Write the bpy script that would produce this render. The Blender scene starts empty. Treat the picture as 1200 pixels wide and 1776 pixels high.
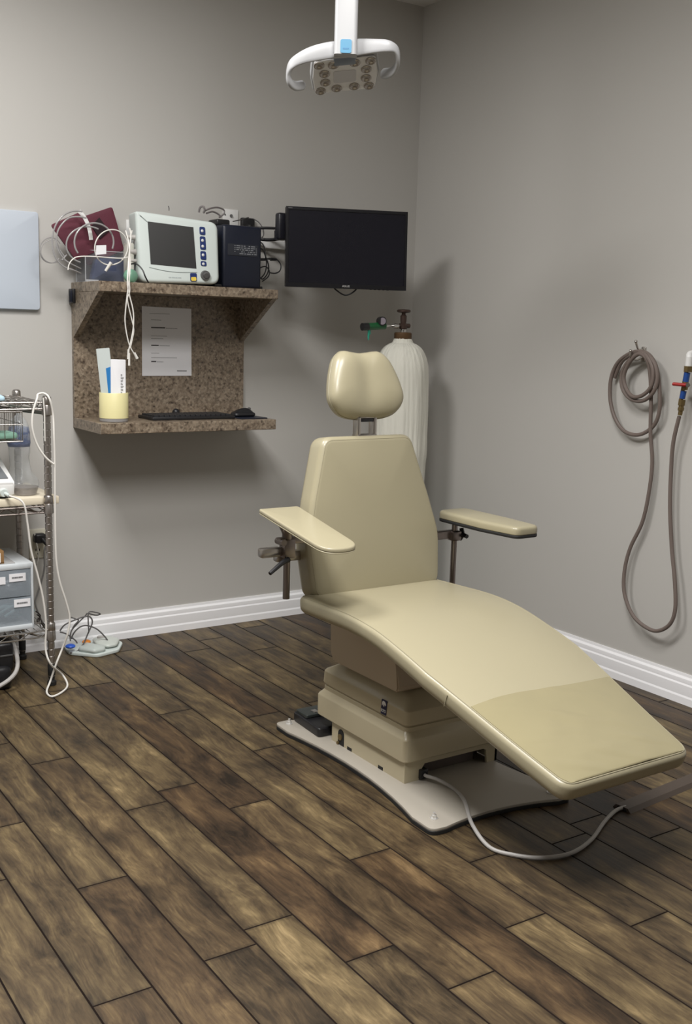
import bpy, bmesh, math, random
from mathutils import Vector, Matrix, noise
random.seed(7)
SC = bpy.context.scene
COL = SC.collection
PI = math.pi

# ------------------------------------------------------------------ camera
F, YAW, PITCH, ROLL = 1848.2, .58920, -.16699, .02802
CAM = Vector((-3.079, -4.090, 1.286))
def basis():
    cy, sy, cp, sp = math.cos(YAW), math.sin(YAW), math.cos(PITCH), math.sin(PITCH)
    f = Vector((sy*cp, cy*cp, sp)); r = Vector((cy, -sy, 0)); u = r.cross(f)
    cr, sr = math.cos(ROLL), math.sin(ROLL)
    return cr*r+sr*u, -sr*r+cr*u, f
CR, CU, CF = basis()
cd = bpy.data.cameras.new('camera'); cam = bpy.data.objects.new('camera', cd); COL.objects.link(cam)
cam.matrix_world = Matrix.Translation(CAM) @ Matrix((CR, CU, -CF)).transposed().to_4x4()
cd.sensor_fit = 'VERTICAL'; cd.sensor_height = 24; cd.lens = F/1776*24; cd.clip_start = .05
SC.camera = cam
# ------------------------------------------------------------------ light, exposure
SC.view_settings.view_transform = 'Standard'; SC.view_settings.look = 'None'
SC.view_settings.gamma = 1; SC.view_settings.use_curve_mapping = False
SC.view_settings.exposure = 0.0
w = bpy.data.worlds.new('world'); SC.world = w; w.use_nodes = True
w.node_tree.nodes['Background'].inputs[0].default_value = (.6, .65, .7, 1)
w.node_tree.nodes['Background'].inputs[1].default_value = .2
LAMPS = [  # x, y, size x, size y, power, spread
    (-2.40, -1.30, .6, .6, 47, 180),
    (-1.70, -2.20, .6, .6, 33, 180),
    (-2.45, -2.80, .6, .6, 48, 130),
]
for i, (x, y, sx, sy, p, spd) in enumerate(LAMPS):
    l = bpy.data.lights.new('troffer_light', 'AREA'); l.shape = 'RECTANGLE'; l.size = sx; l.size_y = sy
    l.energy = p; l.spread = math.radians(spd); l.color = (1, .98, .955)
    o = bpy.data.objects.new('troffer_light', l); COL.objects.link(o); o.location = (x, y, 2.715)

# ------------------------------------------------------------------ helpers
def srgb(r, g, b):
    f = lambda c: (c/255/12.92 if c/255 <= .04045 else ((c/255+.055)/1.055)**2.4)
    return (f(r), f(g), f(b), 1)
def ray(px, py): return (px-600)/F*CR-(py-888)/F*CU+CF
def at(px, py, ax, val):           # where the line of sight meets a plane of the room
    d = ray(px, py); return CAM+d*((val-CAM[ax])/d[ax])
def bk(px, py, Y=0.): return at(px, py, 1, Y)
def rt(px, py, X=0.): return at(px, py, 0, X)
def fl(px, py, z=0.): return at(px, py, 2, z)

def new_mat(name):
    m = bpy.data.materials.new(name); m.use_nodes = True
    return m, m.node_tree.nodes, m.node_tree.links, m.node_tree.nodes['Principled BSDF']
def mat(name, c, rough=.5, metal=0, coat=0, bump=0, bscale=200, trans=0, alpha=1, emit=0, vary=0, vscale=5, spec=None, sheen=0):
    m, N, L, b = new_mat(name)
    b.inputs['Base Color'].default_value = c; b.inputs['Roughness'].default_value = rough
    b.inputs['Metallic'].default_value = metal; b.inputs['Coat Weight'].default_value = coat
    b.inputs['Transmission Weight'].default_value = trans; b.inputs['Alpha'].default_value = alpha
    if sheen: b.inputs['Sheen Weight'].default_value = sheen
    if spec is not None: b.inputs['Specular IOR Level'].default_value = spec
    tc = N.new('ShaderNodeTexCoord')
    if bump:
        n = N.new('ShaderNodeTexNoise'); n.inputs['Scale'].default_value = bscale; n.inputs['Detail'].default_value = 4
        bp = N.new('ShaderNodeBump'); bp.inputs['Strength'].default_value = bump; bp.inputs['Distance'].default_value = .002
        L.new(tc.outputs['Object'], n.inputs['Vector']); L.new(n.outputs['Fac'], bp.inputs['Height']); L.new(bp.outputs['Normal'], b.inputs['Normal'])
    if vary:
        n = N.new('ShaderNodeTexNoise'); n.inputs['Scale'].default_value = vscale; n.inputs['Detail'].default_value = 3
        mx = N.new('ShaderNodeMix'); mx.data_type = 'RGBA'
        mx.inputs[6].default_value = tuple(v*(1-vary) for v in c[:3])+(1,); mx.inputs[7].default_value = tuple(min(1, v*(1+vary)) for v in c[:3])+(1,)
        L.new(tc.outputs['Object'], n.inputs['Vector']); L.new(n.outputs['Fac'], mx.inputs[0]); L.new(mx.outputs[2], b.inputs['Base Color'])
    return m

def finish(bm, ang=.6):
    bmesh.ops.recalc_face_normals(bm, faces=bm.faces[:])
    for f in bm.faces: f.smooth = True
    for e in bm.edges:
        if len(e.link_faces) == 2:
            try:
                if e.calc_face_angle() > ang: e.smooth = False
            except ValueError: pass
ORG = {}
def obj(name, bm, m, parent=None, ang=.6, M=None):
    if M is not None: bmesh.ops.transform(bm, matrix=M, verts=bm.verts[:])
    finish(bm, ang)
    if parent is not None: org = ORG[parent.name]
    else:
        xs = [v.co.x for v in bm.verts]; ys = [v.co.y for v in bm.verts]; zs = [v.co.z for v in bm.verts]
        org = Vector(((min(xs)+max(xs))/2, (min(ys)+max(ys))/2, min(zs)))
    bmesh.ops.translate(bm, vec=-org, verts=bm.verts[:])
    me = bpy.data.meshes.new(name); bm.to_mesh(me); bm.free()
    for mm in (m if isinstance(m, list) else [m]): me.materials.append(mm)
    o = bpy.data.objects.new(name, me); COL.objects.link(o)
    if parent is not None: o.parent = parent
    else: o.location = org
    ORG[o.name] = org
    return o
def thing(name, label, cat, loc, group=None):
    o = bpy.data.objects.new(name, None); COL.objects.link(o); o.location = loc; o.empty_display_size = .05
    ORG[o.name] = Vector(loc); o['label'] = label; o['category'] = cat
    if group: o['group'] = group
    return o
def tag(o, label, cat, group=None):
    o['label'] = label; o['category'] = cat
    if group: o['group'] = group
    return o
def struct(name, bm, m, ang=.6):
    o = obj(name, bm, m, None, ang); o['kind'] = 'structure'; return o
def B(): return bmesh.new()

def box(bm, a, b, bev=0., seg=2, M=None):
    a = Vector(a); b = Vector(b); c = (a+b)/2; d = b-a
    g = bmesh.ops.create_cube(bm, size=1, matrix=Matrix.Translation(c) @ Matrix.Diagonal((abs(d.x), abs(d.y), abs(d.z), 1)))
    vs = g['verts']
    if bev:
        es = list({e for v in vs for e in v.link_edges})
        r = bmesh.ops.bevel(bm, geom=es, offset=min(bev, min(abs(d.x), abs(d.y), abs(d.z))*.49), segments=seg, affect='EDGES', profile=.5, clamp_overlap=True)
        vs = list({v for f in r['faces'] for v in f.verts} | {v for v in vs if v.is_valid})
    if M is not None: bmesh.ops.transform(bm, matrix=M, verts=vs)
    return bm
def frame_of(d):
    d = d.normalized(); a = Vector((0, 0, 1)) if abs(d.z) < .9 else Vector((1, 0, 0))
    x = a.cross(d).normalized(); return x, d.cross(x)
def cyl(bm, p0, p1, r0, r1=None, seg=16, cap=True):
    p0 = Vector(p0); p1 = Vector(p1); r1 = r0 if r1 is None else r1
    x, y = frame_of(p1-p0); R = []
    for p, r in ((p0, r0), (p1, r1)):
        R.append([bm.verts.new(p+x*r*math.cos(2*PI*i/seg)+y*r*math.sin(2*PI*i/seg)) for i in range(seg)])
    for i in range(seg): bm.faces.new((R[0][i], R[0][(i+1) % seg], R[1][(i+1) % seg], R[1][i]))
    if cap: bm.faces.new(R[0][::-1]); bm.faces.new(R[1])
    return bm
def catmull(P, n=6, closed=False):
    P = [Vector(p) for p in P]; N = len(P); out = []
    for i in range(N if closed else N-1):
        if closed: a, b, c, d = P[(i-1) % N], P[i], P[(i+1) % N], P[(i+2) % N]
        else: a, b, c, d = P[max(i-1, 0)], P[i], P[i+1], P[min(i+2, N-1)]
        for k in range(n):
            t = k/n
            out.append(.5*((2*b)+(c-a)*t+(2*a-5*b+4*c-d)*t*t+(3*b-a-3*c+d)*t**3))
    if not closed: out.append(P[-1])
    return out
def tube(bm, pts, r, closed=False, seg=8, n=6, smooth=True, flat=None, rf=None):
    """sweep a round (or flat=(w,h)) section along the points"""
    P = catmull(pts, n, closed) if smooth else [Vector(p) for p in pts]
    N = len(P); R = []
    t0 = (P[1]-P[0]).normalized(); x, y = frame_of(t0)
    for i in range(N):
        if closed: t = (P[(i+1) % N]-P[i-1]).normalized()
        else: t = (P[min(i+1, N-1)]-P[max(i-1, 0)]).normalized()
        x = (x-t*x.dot(t)).normalized(); y = t.cross(x)
        rr = r*(rf(i/(N-1)) if rf else 1)
        if flat: ring = [P[i]+x*flat[0]*math.cos(2*PI*k/seg)+y*flat[1]*math.sin(2*PI*k/seg) for k in range(seg)]
        else: ring = [P[i]+x*rr*math.cos(2*PI*k/seg)+y*rr*math.sin(2*PI*k/seg) for k in range(seg)]
        R.append([bm.verts.new(v) for v in ring])
    for i in range(N if closed else N-1):
        a, b = R[i], R[(i+1) % N]
        for k in range(seg): bm.faces.new((a[k], a[(k+1) % seg], b[(k+1) % seg], b[k]))
    if not closed: bm.faces.new(R[0][::-1]); bm.faces.new(R[-1])
    return bm
def lathe(bm, prof, c=(0, 0, 0), seg=28, fn=None, axis=None):
    c = Vector(c)
    if axis is None: X, Y, Z = Vector((1, 0, 0)), Vector((0, 1, 0)), Vector((0, 0, 1))
    else: Z = Vector(axis).normalized(); X, Y = frame_of(Z)
    R = []
    for r, z in prof:
        ring = []
        for k in range(seg):
            a = 2*PI*k/seg; q = r*(fn(a, z) if fn else 1)
            ring.append(bm.verts.new(c+X*q*math.cos(a)+Y*q*math.sin(a)+Z*z))
        R.append(ring)
    for a, b in zip(R, R[1:]):
        for k in range(seg): bm.faces.new((a[k], a[(k+1) % seg], b[(k+1) % seg], b[k]))
    bm.faces.new(R[0][::-1]); bm.faces.new(R[-1])
    return bm
def ball(bm, c, r, s=(1, 1, 1), seg=14):
    bmesh.ops.create_uvsphere(bm, u_segments=seg, v_segments=max(6, seg//2+1), radius=r, matrix=Matrix.Translation(c) @ Matrix.Diagonal((*s, 1)))
    return bm
def rpoly(P, rad, seg=6):
    out = []; N = len(P); P = [Vector(p) for p in P]
    rads = rad if isinstance(rad, (list, tuple)) else [rad]*N
    for i in range(N):
        a, b, c = P[i-1], P[i], P[(i+1) % N]; r = rads[i]
        if r <= 0: out.append(b.copy()); continue
        u = (a-b).normalized(); v = (c-b).normalized(); ang = math.acos(max(-1, min(1, u.dot(v))))
        d = r/math.tan(ang/2); d = min(d, (a-b).length*.49, (c-b).length*.49)
        p0 = b+u*d; p1 = b+v*d
        for k in range(seg+1):
            t = k/seg; out.append(p0*(1-t)**2+b*2*t*(1-t)+p1*t*t)
    return out
def resample(P, step):
    out = []
    for i in range(len(P)):
        a, b = P[i], P[(i+1) % len(P)]; n = max(1, int((b-a).length/step))
        for k in range(n): out.append(a.lerp(b, k/n))
    return out
def inset(P, d):
    N = len(P); out = []
    area = sum(P[i].x*P[(i+1) % N].y-P[(i+1) % N].x*P[i].y for i in range(N)); s = 1 if area > 0 else -1
    for i in range(N):
        t = (P[(i+1) % N]-P[i-1]).normalized(); out.append(P[i]+Vector((-t.y, t.x))*d*s)
    return out
def pad(bm, outline, t, er, mapf, crown=None, nr=8, es=4, er_bot=None):
    """cushion / slab of thickness t with rounded rims over an outline in (u, v)"""
    O = [Vector((p[0], p[1])) for p in outline]; N = len(O)
    c = sum(O, Vector((0, 0)))/N; eb = er if er_bot is None else er_bot
    rings = []
    for k in range(nr, 0, -1): rings.append(([c.lerp(p, 1-k/(nr+1)) for p in inset(O, eb)], 0, None))
    for k in range(es+1):
        a = PI/2*k/es; rings.append((inset(O, eb*(1-math.sin(a))), eb*(1-math.cos(a)), None))
    for k in range(es+1):
        a = PI/2*k/es; rings.append((inset(O, er*(1-math.cos(a))), t-er*(1-math.sin(a)), None))
    I = inset(O, er)
    for k in range(1, nr+1):
        s = 1-k/(nr+1); rings.append(([c.lerp(p, s) for p in I], t, s))
    V = []
    for pts, h, s in rings:
        V.append([bm.verts.new(mapf(p.x, p.y, h+((crown(p.x, p.y, s)) if (crown and s is not None) else 0))) for p in pts])
    for a, b in zip(V, V[1:]):
        for k in range(N): bm.faces.new((a[k], a[(k+1) % N], b[(k+1) % N], b[k]))
    v0 = bm.verts.new(mapf(c.x, c.y, 0)); v1 = bm.verts.new(mapf(c.x, c.y, t+(crown(c.x, c.y, 0) if crown else 0)))
    for k in range(N):
        bm.faces.new((v0, V[0][(k+1) % N], V[0][k])); bm.faces.new((v1, V[-1][k], V[-1][(k+1) % N]))
    return bm
def pillow(bm, outline, mapf, tf, tb, pf=2.3, pb=3.2, crown=None, n=16):
    """closed cushion whose front and back swell smoothly from one rim"""
    O = [Vector((p[0], p[1])) for p in outline]; N_ = len(O); c = sum(O, Vector((0, 0)))/N_
    def ring(k, sgn):
        t, p = (tf, pf) if sgn > 0 else (tb, pb); h = sgn*t*max(0, 1-k**p)**(1/p)
        return [bm.verts.new(mapf(*(c.lerp(q, k)), h+(crown(*(c.lerp(q, k)), k) if crown and sgn > 0 else 0))) for q in O]
    ks = [math.sin(PI/2*i/n) for i in range(1, n)]
    R_ = [ring(k, -1) for k in ks]+[ring(1, 1)]+[ring(k, 1) for k in reversed(ks)]
    for a, b_ in zip(R_, R_[1:]):
        for k in range(N_): bm.faces.new((a[k], a[(k+1) % N_], b_[(k+1) % N_], b_[k]))
    v0 = bm.verts.new(mapf(c.x, c.y, -tb)); v1 = bm.verts.new(mapf(c.x, c.y, tf+(crown(c.x, c.y, 0) if crown else 0)))
    for k in range(N_):
        bm.faces.new((v0, R_[0][(k+1) % N_], R_[0][k])); bm.faces.new((v1, R_[-1][k], R_[-1][(k+1) % N_]))
    return bm
def prism(bm, P, mapf, h0, h1):
    a = [bm.verts.new(mapf(p[0], p[1], h0)) for p in P]; b = [bm.verts.new(mapf(p[0], p[1], h1)) for p in P]
    n = len(P)
    for i in range(n): bm.faces.new((a[i], a[(i+1) % n], b[(i+1) % n], b[i]))
    bm.faces.new(a[::-1]); bm.faces.new(b)
    return bm
def plane_map(o, X, Y, Z=None):
    o = Vector(o); X = Vector(X).normalized(); Y = Vector(Y).normalized(); Z = X.cross(Y) if Z is None else Vector(Z).normalized()
    return lambda u, v, h: o+X*u+Y*v+Z*h
def text_bm(s, size, mapf, h=.0006, align='CENTER'):
    cu = bpy.data.curves.new('t', 'FONT'); cu.body = s; cu.size = size; cu.align_x = align; cu.align_y = 'CENTER'; cu.offset = size*.02
    o = bpy.data.objects.new('t', cu); COL.objects.link(o)
    me = bpy.data.meshes.new_from_object(o.evaluated_get(bpy.context.evaluated_depsgraph_get()))
    bm = B(); bm.from_mesh(me)
    for v in bm.verts: v.co = mapf(v.co.x, v.co.y, h)
    bpy.data.objects.remove(o); bpy.data.curves.remove(cu); bpy.data.meshes.remove(me)
    return bm
def yawM(loc, a): return Matrix.Translation(Vector(loc)) @ Matrix.Rotation(a, 4, 'Z')

# ------------------------------------------------------------------ materials
def wall_mat():
    m, N, L, b = new_mat('greige_paint'); tc = N.new('ShaderNodeTexCoord')
    n = N.new('ShaderNodeTexNoise'); n.inputs['Scale'].default_value = 260; n.inputs['Detail'].default_value = 3
    n2 = N.new('ShaderNodeTexNoise'); n2.inputs['Scale'].default_value = 1.5; n2.inputs['Detail'].default_value = 4
    mx = N.new('ShaderNodeMix'); mx.data_type = 'RGBA'; mx.inputs[6].default_value = (.505, .492, .466, 1); mx.inputs[7].default_value = (.525, .512, .486, 1)
    bp = N.new('ShaderNodeBump'); bp.inputs['Strength'].default_value = .12; bp.inputs['Distance'].default_value = .001
    for q in (n, n2): L.new(tc.outputs['Object'], q.inputs['Vector'])
    L.new(n2.outputs['Fac'], mx.inputs[0]); L.new(mx.outputs[2], b.inputs['Base Color'])
    L.new(n.outputs['Fac'], bp.inputs['Height']); L.new(bp.outputs['Normal'], b.inputs['Normal'])
    b.inputs['Roughness'].default_value = .55; b.inputs['Specular IOR Level'].default_value = .3
    return m
def floor_mat():
    m, N, L, b = new_mat('scraped_walnut_planks')
    def nd(t, **k):
        n = N.new(t)
        for a, v in k.items(): setattr(n, a, v)
        return n
    def math_(op, a, b_=None, c=None):
        n = nd('ShaderNodeMath', operation=op)
        for i, v in enumerate((a, b_, c)):
            if v is None: continue
            if isinstance(v, (int, float)): n.inputs[i].default_value = v
            else: L.new(v, n.inputs[i])
        return n.outputs[0]
    def noise_(vec, scale, detail, rough=.5, sc=(1, 1, 1)):
        mp = nd('ShaderNodeMapping'); mp.inputs['Scale'].default_value = sc; L.new(vec, mp.inputs['Vector'])
        n = nd('ShaderNodeTexNoise'); n.inputs['Scale'].default_value = scale; n.inputs['Detail'].default_value = detail; n.inputs['Roughness'].default_value = rough
        L.new(mp.outputs[0], n.inputs['Vector']); return n
    uv = nd('ShaderNodeUVMap', uv_map='uv').outputs['UV']
    at_ = lambda k: nd('ShaderNodeAttribute', attribute_name=k).outputs['Fac']
    tone = at_('tone'); cz = nd('ShaderNodeCombineXYZ'); L.new(math_('MULTIPLY', tone, 37), cz.inputs['Z'])
    ad = nd('ShaderNodeVectorMath', operation='ADD'); L.new(uv, ad.inputs[0]); L.new(cz.outputs[0], ad.inputs[1]); P = ad.outputs[0]
    w1 = noise_(P, 7, 3, .5, (1, .45, 1))
    ws = nd('ShaderNodeVectorMath', operation='MULTIPLY_ADD'); ws.inputs[1].default_value = (.07, .22, 0); L.new(w1.outputs['Color'], ws.inputs[0]); L.new(P, ws.inputs[2]); Q = ws.outputs[0]
    cloud = noise_(Q, 13, 7, .62, (1, .38, 1)).outputs['Fac']
    swirl = noise_(Q, 34, 6, .6, (1, .22, 1)).outputs['Fac']
    grain = noise_(Q, 170, 5, .65, (1, .07, 1)).outputs['Fac']
    big = noise_(P, 3.2, 2, .5, (1, .7, 1)).outputs['Fac']
    v = math_('MULTIPLY', cloud, .50); v = math_('MULTIPLY_ADD', swirl, .30, v); v = math_('MULTIPLY_ADD', grain, .22, v); v = math_('MULTIPLY_ADD', big, .14, v)
    v = math_('MULTIPLY_ADD', tone, .065, v); v = math_('SUBTRACT', v, .094)
    cr = nd('ShaderNodeValToRGB'); el = cr.color_ramp.elements
    el[0].position = .36; el[0].color = (.014, .010, .006, 1); el[1].position = .70; el[1].color = (.26, .19, .095, 1)
    for p, c in ((.44, (.036, .0245, .0135, 1)), (.51, (.067, .0455, .0235, 1)), (.58, (.110, .078, .038, 1)), (.64, (.17, .122, .06, 1))):
        e = el.new(p); e.color = c
    L.new(v, cr.inputs[0])
    # a few redder, darker boards
    rd = nd('ShaderNodeValToRGB'); rd.color_ramp.elements[0].position = .0; rd.color_ramp.elements[0].color = (.90, .78, .74, 1); rd.color_ramp.elements[1].position = .35; rd.color_ramp.elements[1].color = (1, 1, 1, 1)
    L.new(tone, rd.inputs[0])
    m1 = nd('ShaderNodeMix', data_type='RGBA', blend_type='MULTIPLY'); m1.inputs[0].default_value = 1; L.new(cr.outputs[0], m1.inputs[6]); L.new(rd.outputs[0], m1.inputs[7])
    # knots
    vo = nd('ShaderNodeTexVoronoi'); vm = nd('ShaderNodeMapping'); vm.inputs['Scale'].default_value = (1, .5, 1); L.new(Q, vm.inputs['Vector']); vo.inputs['Scale'].default_value = 4.2; L.new(vm.outputs[0], vo.inputs['Vector'])
    kr = nd('ShaderNodeValToRGB'); kr.color_ramp.elements[0].position = .02; kr.color_ramp.elements[0].color = (.22, .22, .24, 1); kr.color_ramp.elements[1].position = .13
    kd = math_('MULTIPLY_ADD', swirl, .10, math_('SUBTRACT', vo.outputs['Distance'], .05)); L.new(kd, kr.inputs[0])
    m2 = nd('ShaderNodeMix', data_type='RGBA', blend_type='MULTIPLY'); m2.inputs[0].default_value = .85; L.new(m1.outputs[2], m2.inputs[6]); L.new(kr.outputs[0], m2.inputs[7])
    # stain gathered along the hand-scraped edges of each board
    l2 = nd('ShaderNodeSeparateXYZ'); L.new(nd('ShaderNodeUVMap', uv_map='local').outputs['UV'], l2.inputs[0])
    dx = math_('MINIMUM', l2.outputs[0], math_('SUBTRACT', at_('pwid'), l2.outputs[0])); dy = math_('MINIMUM', l2.outputs[1], math_('SUBTRACT', at_('plen'), l2.outputs[1]))
    d = math_('MINIMUM', dx, dy); d = math_('MULTIPLY_ADD', swirl, .010, d)
    er = nd('ShaderNodeMapRange'); er.inputs['From Min'].default_value = .005; er.inputs['From Max'].default_value = .018; er.inputs['To Min'].default_value = .50; er.inputs['To Max'].default_value = 1; L.new(d, er.inputs[0])
    gc = nd('ShaderNodeCombineColor'); [L.new(er.outputs[0], gc.inputs[i]) for i in range(3)]
    m3 = nd('ShaderNodeMix', data_type='RGBA', blend_type='MULTIPLY'); m3.inputs[0].default_value = 1; L.new(m2.outputs[2], m3.inputs[6]); L.new(gc.outputs[0], m3.inputs[7])
    L.new(m3.outputs[2], b.inputs['Base Color'])
    rr = nd('ShaderNodeMapRange'); rr.inputs['To Min'].default_value = .34; rr.inputs['To Max'].default_value = .58; L.new(cloud, rr.inputs[0]); L.new(rr.outputs[0], b.inputs['Roughness'])
    b.inputs['Specular IOR Level'].default_value = .35
    bp = nd('ShaderNodeBump'); bp.inputs['Strength'].default_value = .4; bp.inputs['Distance'].default_value = .002
    L.new(math_('MULTIPLY_ADD', grain, .3, cloud), bp.inputs['Height']); L.new(bp.outputs['Normal'], b.inputs['Normal'])
    return m
def stone_mat():
    m, N, L, b = new_mat('speckled_brown_stone'); tc = N.new('ShaderNodeTexCoord')
    v = N.new('ShaderNodeTexVoronoi'); v.inputs['Scale'].default_value = 125; v.inputs['Randomness'].default_value = 1
    n = N.new('ShaderNodeTexNoise'); n.inputs['Scale'].default_value = 60; n.inputs['Detail'].default_value = 5; n.inputs['Roughness'].default_value = .65
    n2 = N.new('ShaderNodeTexNoise'); n2.inputs['Scale'].default_value = 14; n2.inputs['Detail'].default_value = 3
    for q in (v, n, n2): L.new(tc.outputs['Object'], q.inputs['Vector'])
    s = N.new('ShaderNodeSeparateColor'); L.new(v.outputs['Color'], s.inputs[0])
    r = N.new('ShaderNodeValToRGB'); r.color_ramp.interpolation = 'CONSTANT'; el = r.color_ramp.elements
    el[0].position = 0; el[0].color = (.045, .028, .018, 1); el[1].position = .13; el[1].color = (.20, .145, .095, 1)
    for p, c in ((.35, (.30, .225, .15, 1)), (.62, (.24, .18, .12, 1)), (.80, (.40, .32, .225, 1)), (.93, (.12, .08, .05, 1))):
        e = el.new(p); e.color = c
    L.new(s.outputs[0], r.inputs[0])
    r2 = N.new('ShaderNodeValToRGB'); r2.color_ramp.elements[0].position = .36; r2.color_ramp.elements[0].color = (.07, .045, .03, 1); r2.color_ramp.elements[1].position = .62; r2.color_ramp.elements[1].color = (.42, .33, .23, 1)
    e = r2.color_ramp.elements.new(.47); e.color = (.25, .185, .125, 1)
    L.new(n.outputs['Fac'], r2.inputs[0])
    mx = N.new('ShaderNodeMix'); mx.data_type = 'RGBA'; mx.inputs[0].default_value = .5
    L.new(r.outputs[0], mx.inputs[6]); L.new(r2.outputs[0], mx.inputs[7])
    hs = N.new('ShaderNodeHueSaturation'); hs.inputs['Saturation'].default_value = .88; hs.inputs['Value'].default_value = .84; L.new(mx.outputs[2], hs.inputs['Color']); L.new(hs.outputs[0], b.inputs['Base Color']); b.inputs['Roughness'].default_value = .3
    return m
M_wall = wall_mat(); M_floor = floor_mat(); M_stone = stone_mat()
M_groove = mat('dark_bevel_stain', (.017, .012, .010, 1), .95, spec=.05)
M_ceil = mat('flat_white_ceiling', (.74, .73, .71, 1), .9, bump=.1)
M_trim = mat('gloss_white_trim', (.90, .90, .92, 1), .3, vary=.02)
M_vinyl = mat('cream_vinyl', (.342, .308, .208, 1), .34, bump=.06, bscale=420, vary=.025, vscale=3, coat=.08)
M_vinyl_foot = mat('worn_yellowed_vinyl', (.292, .258, .152, 1), .27, bump=.05, bscale=300, vary=.06, vscale=7, coat=.2)
M_pipe = mat('cream_seam', (.31, .28, .19, 1), .4)
M_shell = mat('cream_moulded_plastic', (.46, .405, .28, 1), .28, bump=.03, bscale=500, vary=.02)
M_shroud = mat('beige_painted_steel', (.44, .36, .26, 1), .5)
M_plate = mat('offwhite_coated_plate', (.38, .35, .30, 1), .45)
M_black = mat('black_plastic', (.012, .012, .014, 1), .4)
M_rubber = mat('black_rubber', (.01, .01, .01, 1), .7)
M_chrome = mat('chrome', (.62, .61, .60, 1), .18, 1)
M_steel = mat('brushed_steel', (.50, .47, .44, 1), .32, 1, bump=.05)
M_dsteel = mat('dark_steel', (.22, .19, .175, 1), .34, 1)
M_cartmetal = mat('smoked_chrome', (.46, .43, .41, 1), .34, 1)
M_navy = mat('navy_black_metal', (.006, .009, .022, 1), .42)
M_screen_case = mat('monitor_black', (.010, .010, .013, 1), .28)
M_screen = mat('dark_lcd', (.010, .010, .016, 1), .22)
M_lcd2 = mat('grey_lcd', (.032, .032, .032, 1), .35)
M_white = mat('white_plastic', (.74, .74, .73, 1), .38)
M_mint = mat('pale_mint_plastic', srgb(203, 212, 209), .4)
M_whiteboard = mat('cool_white_panel', (.50, .55, .62, 1), .45)
M_lampwhite = mat('lamp_white', (.42, .425, .435, 1), .35)
M_lampgrey = mat('lamp_face_grey', (.80, .80, .80, 1), .3)
M_lens = mat('lamp_lens', (.40, .37, .34, 1), .25, .5)
M_badge = mat('light_blue_badge', (.10, .28, .44, 1), .3)
M_badge2 = mat('mid_blue_mark', (.05, .18, .34, 1), .4)
M_cloth = mat('offwhite_cotton', srgb(220, 219, 208), .9, bump=.5, bscale=90, sheen=.2)
M_green = mat('green_paint', (.008, .10, .03, 1), .35, vary=.3, vscale=60)
M_teal = mat('teal_clear_plastic', (.05, .50, .36, 1), .2, trans=.4)
M_brass = mat('aged_brass', (.20, .145, .065, 1), .42, .7)
M_brown = mat('dark_bronze', (.085, .055, .045, 1), .4, .6)
M_copper = mat('rusted_collar', (.11, .06, .025, 1), .6, .3)
M_hose = mat('grey_rubber_hose', srgb(112, 100, 94), .55)
M_cordw = mat('white_cord', (.74, .72, .68, 1), .45)
M_cordg = mat('grey_cord', (.22, .215, .21, 1), .5)
M_cordl = mat('light_grey_cord', (.40, .385, .37, 1), .45)
M_cordd = mat('dark_grey_cord', (.075, .07, .07, 1), .5)
M_maroon = mat('maroon_nylon', (.105, .018, .034, 1), .75, bump=.4, bscale=300)
M_maroond = mat('dark_hook_patch', (.02, .008, .012, 1), .9)
M_blue = mat('navy_nylon', (.008, .022, .085, 1), .7, bump=.4, bscale=300)
M_paper = mat('paper', (.84, .84, .87, 1), .8)
M_ink = mat('ink', (.03, .03, .03, 1), .7)
M_inkl = mat('light_ink', (.35, .35, .36, 1), .7)
M_cup = mat('pale_yellow_plastic', srgb(232, 224, 170), .4)
M_pouchb = mat('blue_pouch_film', (.03, .20, .50, 1), .3)
M_pouch = mat('pale_pouch_film', srgb(200, 208, 206), .3)
M_red = mat('red_handle', (.35, .015, .012, 1), .35)
M_labelblue = mat('blue_tag', (.012, .060, .26, 1), .35)
M_btnblue = mat('navy_buttons', (.012, .028, .13, 1), .35)
M_yellow = mat('yellow_key', (.75, .55, .07, 1), .4)
M_knob = mat('grey_knob', (.10, .10, .10, 1), .4)
M_orange = mat('orange_pedal', (.75, .25, .03, 1), .4)
M_bluep = mat('blue_pedal', (.03, .12, .62, 1), .4)
M_lblue = mat('light_blue_wrap', srgb(178, 206, 222), .8, bump=.3, bscale=60)
M_mintp = mat('mint_packet', srgb(150, 196, 176), .5)
M_board = mat('cream_laminate', srgb(226, 216, 194), .45)
M_navylogo = mat('logo_navy', (.006, .010, .05, 1), .35)
M_grey_track = mat('brown_grey_cover', (.060, .044, .034, 1), .5)
M_wood = mat('pine_wood', (.30, .17, .07, 1), .5, vary=.2, vscale=30)
M_mask = mat('green_tinted_plastic', (.25, .50, .36, 1), .3, trans=.3)
for _n in M_cloth.node_tree.nodes:
    if _n.type == 'TEX_NOISE' and _n.outputs['Fac'].links and _n.outputs['Fac'].links[0].to_node.type == 'BUMP':
        _m = M_cloth.node_tree.nodes.new('ShaderNodeMapping'); _m.inputs['Scale'].default_value = (1, 1, .10)
        M_cloth.node_tree.links.new(_n.inputs['Vector'].links[0].from_socket, _m.inputs['Vector']); M_cloth.node_tree.links.new(_m.outputs[0], _n.inputs['Vector']); _n.inputs['Scale'].default_value = 45
    if _n.type == 'BUMP': _n.inputs['Strength'].default_value = .9; _n.inputs['Distance'].default_value = .006
def clear_mat(name, c, a, rough=.1):
    m, N, L, b = new_mat(name)
    b.inputs['Base Color'].default_value = c; b.inputs['Roughness'].default_value = rough; b.inputs['Alpha'].default_value = a
    b.inputs['Specular IOR Level'].default_value = .8
    return m
M_acryl = clear_mat('clear_acrylic', (.45, .47, .52, 1), .10)
M_acryle = clear_mat('acrylic_edge', (.75, .77, .8, 1), .55)
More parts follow.
